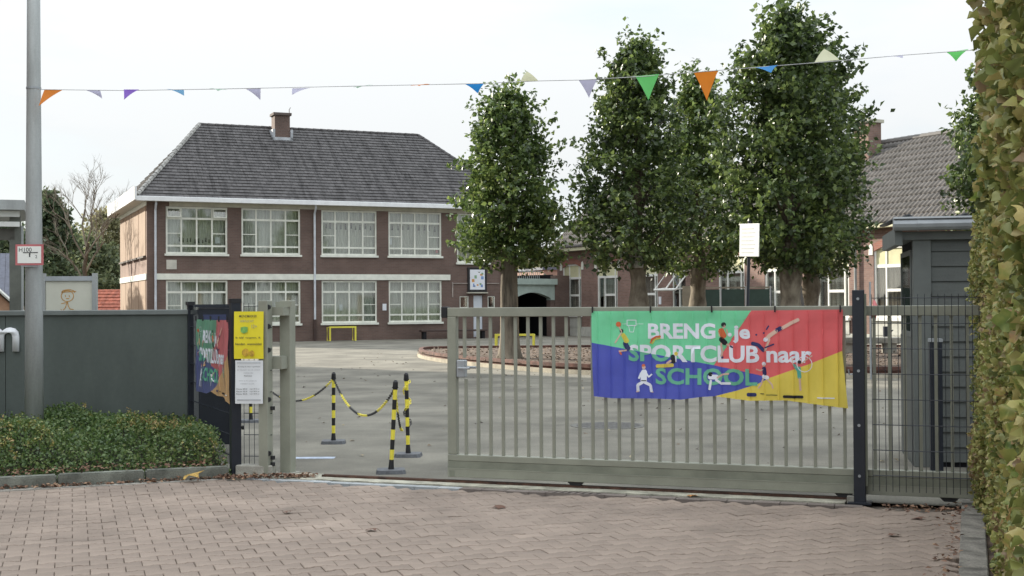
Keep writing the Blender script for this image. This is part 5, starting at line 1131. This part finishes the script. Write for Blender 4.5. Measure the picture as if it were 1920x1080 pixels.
# twigs and inner mass
mb = MB(); g = random.Random(9)
for i in range(260):
    Z = g.uniform(3, 10); a = Vector((hedge_face(Z) + .35, Z, g.uniform(0, 2.3))); b_ = a + Vector((-.22 - g.random() * .05, g.gauss(0, .08), g.uniform(.0, .35))); mb.tube([a, a.lerp(b_, .5) + Vector((0, 0, .03)), b_], [.008, .005, .002], 4, False)
mb.build('twigs', m_twig, hd, kind='stuff')
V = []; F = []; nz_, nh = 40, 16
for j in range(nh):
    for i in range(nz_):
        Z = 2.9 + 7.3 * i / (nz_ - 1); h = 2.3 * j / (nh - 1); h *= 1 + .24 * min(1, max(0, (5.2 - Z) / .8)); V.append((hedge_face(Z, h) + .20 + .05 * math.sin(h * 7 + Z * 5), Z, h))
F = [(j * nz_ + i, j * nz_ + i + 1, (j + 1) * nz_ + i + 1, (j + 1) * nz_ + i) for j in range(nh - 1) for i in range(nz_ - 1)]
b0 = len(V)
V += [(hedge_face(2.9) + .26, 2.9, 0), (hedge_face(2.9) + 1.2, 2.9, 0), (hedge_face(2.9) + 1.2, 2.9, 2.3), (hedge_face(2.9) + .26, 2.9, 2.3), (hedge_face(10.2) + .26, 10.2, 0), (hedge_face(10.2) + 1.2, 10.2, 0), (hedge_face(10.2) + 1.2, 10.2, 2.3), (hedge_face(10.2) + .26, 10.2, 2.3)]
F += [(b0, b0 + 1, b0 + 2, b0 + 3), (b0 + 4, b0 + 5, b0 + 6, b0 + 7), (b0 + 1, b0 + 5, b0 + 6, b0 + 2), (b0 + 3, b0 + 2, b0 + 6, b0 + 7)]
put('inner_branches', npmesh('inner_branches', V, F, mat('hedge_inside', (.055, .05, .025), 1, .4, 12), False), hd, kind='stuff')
# ---------------------------------------------------------------- fallen leaves, litter
LL = leafmat('dry_leaf', [(.10, .05, .03), (.17, .085, .05), (.24, .13, .08), (.33, .21, .13)], .8, .1, 3)
P = []; g = np.random.default_rng(21)
for i in range(2600):
    s = g.uniform(-5, 1.95); d = -abs(g.normal(0, .045)) + .0 ; q = kerb0 + Vector((.9444, .3289)) * s + kn * d
    if g.random() < .35: q = kerb0 + Vector((.9444, .3289)) * s + kn * g.uniform(.05, .3); P.append((q.x, q.y, .11 + g.uniform(0, .05))); continue
    if g.random() > .25 + .75 * (s + 5) / 7 * (.6 + .4 * math.sin(s * 5)): continue
    P.append((q.x, q.y, .012 + g.uniform(0, .02)))
for i in range(420):
    s = g.uniform(-.1, .8); q = Vector((-2.62, 11.62)) + Vector((s, s * .08)) + Vector((0, g.normal(0, .05))); P.append((q.x, q.y, .015 + g.uniform(0, .025)))
for i in range(160):
    q = Vector(gp(g.uniform(3.7, 4.6), -.2 + g.normal(-.1, .07))); P.append((q.x, q.y, .012))
for i in range(110):
    z = g.uniform(7.0, 10.3); P.append((.355 * z - abs(g.normal(.0, .10)), z, .030 if False else .012))
P = np.array(P); put('leaf_litter', leaf_cloud('leaf_litter', P, g.uniform(.02, .05, len(P)), LEAF_T, LL, .35), label='brown dry leaf litter gathered along the kerb and gate', cat='leaf litter', kind='stuff')
P = []
from mathutils.geometry import intersect_point_tri_2d
def inside(p, L_):
    r = False; j = len(L_) - 1
    for i in range(len(L_)):
        if (L_[i].y > p[1]) != (L_[j].y > p[1]) and p[0] < (L_[j].x - L_[i].x) * (p[1] - L_[i].y) / (L_[j].y - L_[i].y) + L_[i].x: r = not r
        j = i
    return r
while len(P) < 3800:
    q = (g.uniform(-3, 14), g.uniform(26, 41))
    if inside(q, bl): P.append((*q, .17 + g.uniform(0, .03)))
P = np.array(P); put('bed_litter', leaf_cloud('bed_litter', P, g.uniform(.05, .11, len(P)), LEAF_T, leafmat('bed_leaf', [(.08, .055, .04), (.13, .09, .06), (.19, .13, .085), (.28, .20, .13)], .8, .1, 1), .3), label='brown fallen leaves covering the tree bed', cat='leaf litter', kind='stuff')
P = np.stack([g.uniform(-6, 9, 420), 12.5 + 30 * g.uniform(0, 1, 420) ** 1.2, np.full(420, .008)], 1)
P2 = P[(P[:, 1] > 12.2)]; put('yard_litter', leaf_cloud('yard_litter', P2, g.uniform(.025, .085, len(P2)), LEAF_T, leafmat('yard_leaf', [(.05, .04, .03), (.12, .08, .05), (.22, .17, .10), (.35, .30, .2)], .8, .1, 3), .25), label='scattered small dry leaves on the playground', cat='leaf litter', kind='stuff')
def fallen(x, y, s, m, label, grp=None, z=.01):
    o = put('fallen_leaf', npmesh('fallen_leaf', MAPLE_T[0] * np.array([1, 1, .9]), MAPLE_T[1], m), loc=(x, y, z + .006), rot=(R(random.uniform(-8, 8)), R(random.uniform(-8, 8)), random.uniform(0, 6)), scale=(s, s, s)); setp(o, label, 'leaf', grp)
put('fallen_leaf', npmesh('fallen_leaf', *vine_t(1.6, 12), mat('golden_leaf', (.46, .29, .07), .7, .3, 14)), loc=(-2.99, 11.40, .045), rot=(R(20), R(-12), R(-70)), scale=(.11, .19, .11), label='large golden leaf lying against the kerb near the black gatepost', cat='leaf')
fallen(1.45, 10.42, .10, mat('orange_leaf', (.55, .24, .07), .6, .2, 20), 'orange leaf on the paving in front of the gate', z=.012)
m_bl = mat('brown_leaf', (.14, .07, .045), .8, .2, 20)
for x, y, s, lab in ((-.1, 9.95, .10, 'curled brown leaf on the pavers just left of the drain grate'), (-.98, 8.95, .09, 'brown leaf on the pavers near the middle foreground'), (2.6, 8.6, .09, 'brown leaf on the pavers near the right hand edging'), (3.0, 9.3, .10, 'dark brown leaf on the pavers below the mesh fence'), (-1.75, 9.7, .07, 'small brown leaf on the pavers left of centre')): fallen(x, y, s, m_bl, lab, z=.014)
# painted line and manhole on the playground
MB().box(-2.30, 13.13, .0, -1.86, 13.28, .004).build('painted_line', mat('worn_blue_white_paint', (.38, .43, .52), .8, .15, 12, ramp=(.3, .6)), kind='structure')
mh = empty('manhole_cover', (1.25, 16.5, 0), 0, 'round dark manhole cover in the asphalt behind the gate', 'manhole'); MB().tube([(0, 0, .0), (0, 0, .006)], .42, 28).build('cover', mat('cast_iron', (.09, .085, .08), .7, .3, 20, .5, 60), mh); 
mb = MB(); mb.tube([(0, 0, .0), (0, 0, .005)], .50, 28).build('frame', mat('manhole_mortar', (.15, .145, .13), .9, .2, 8), mh)
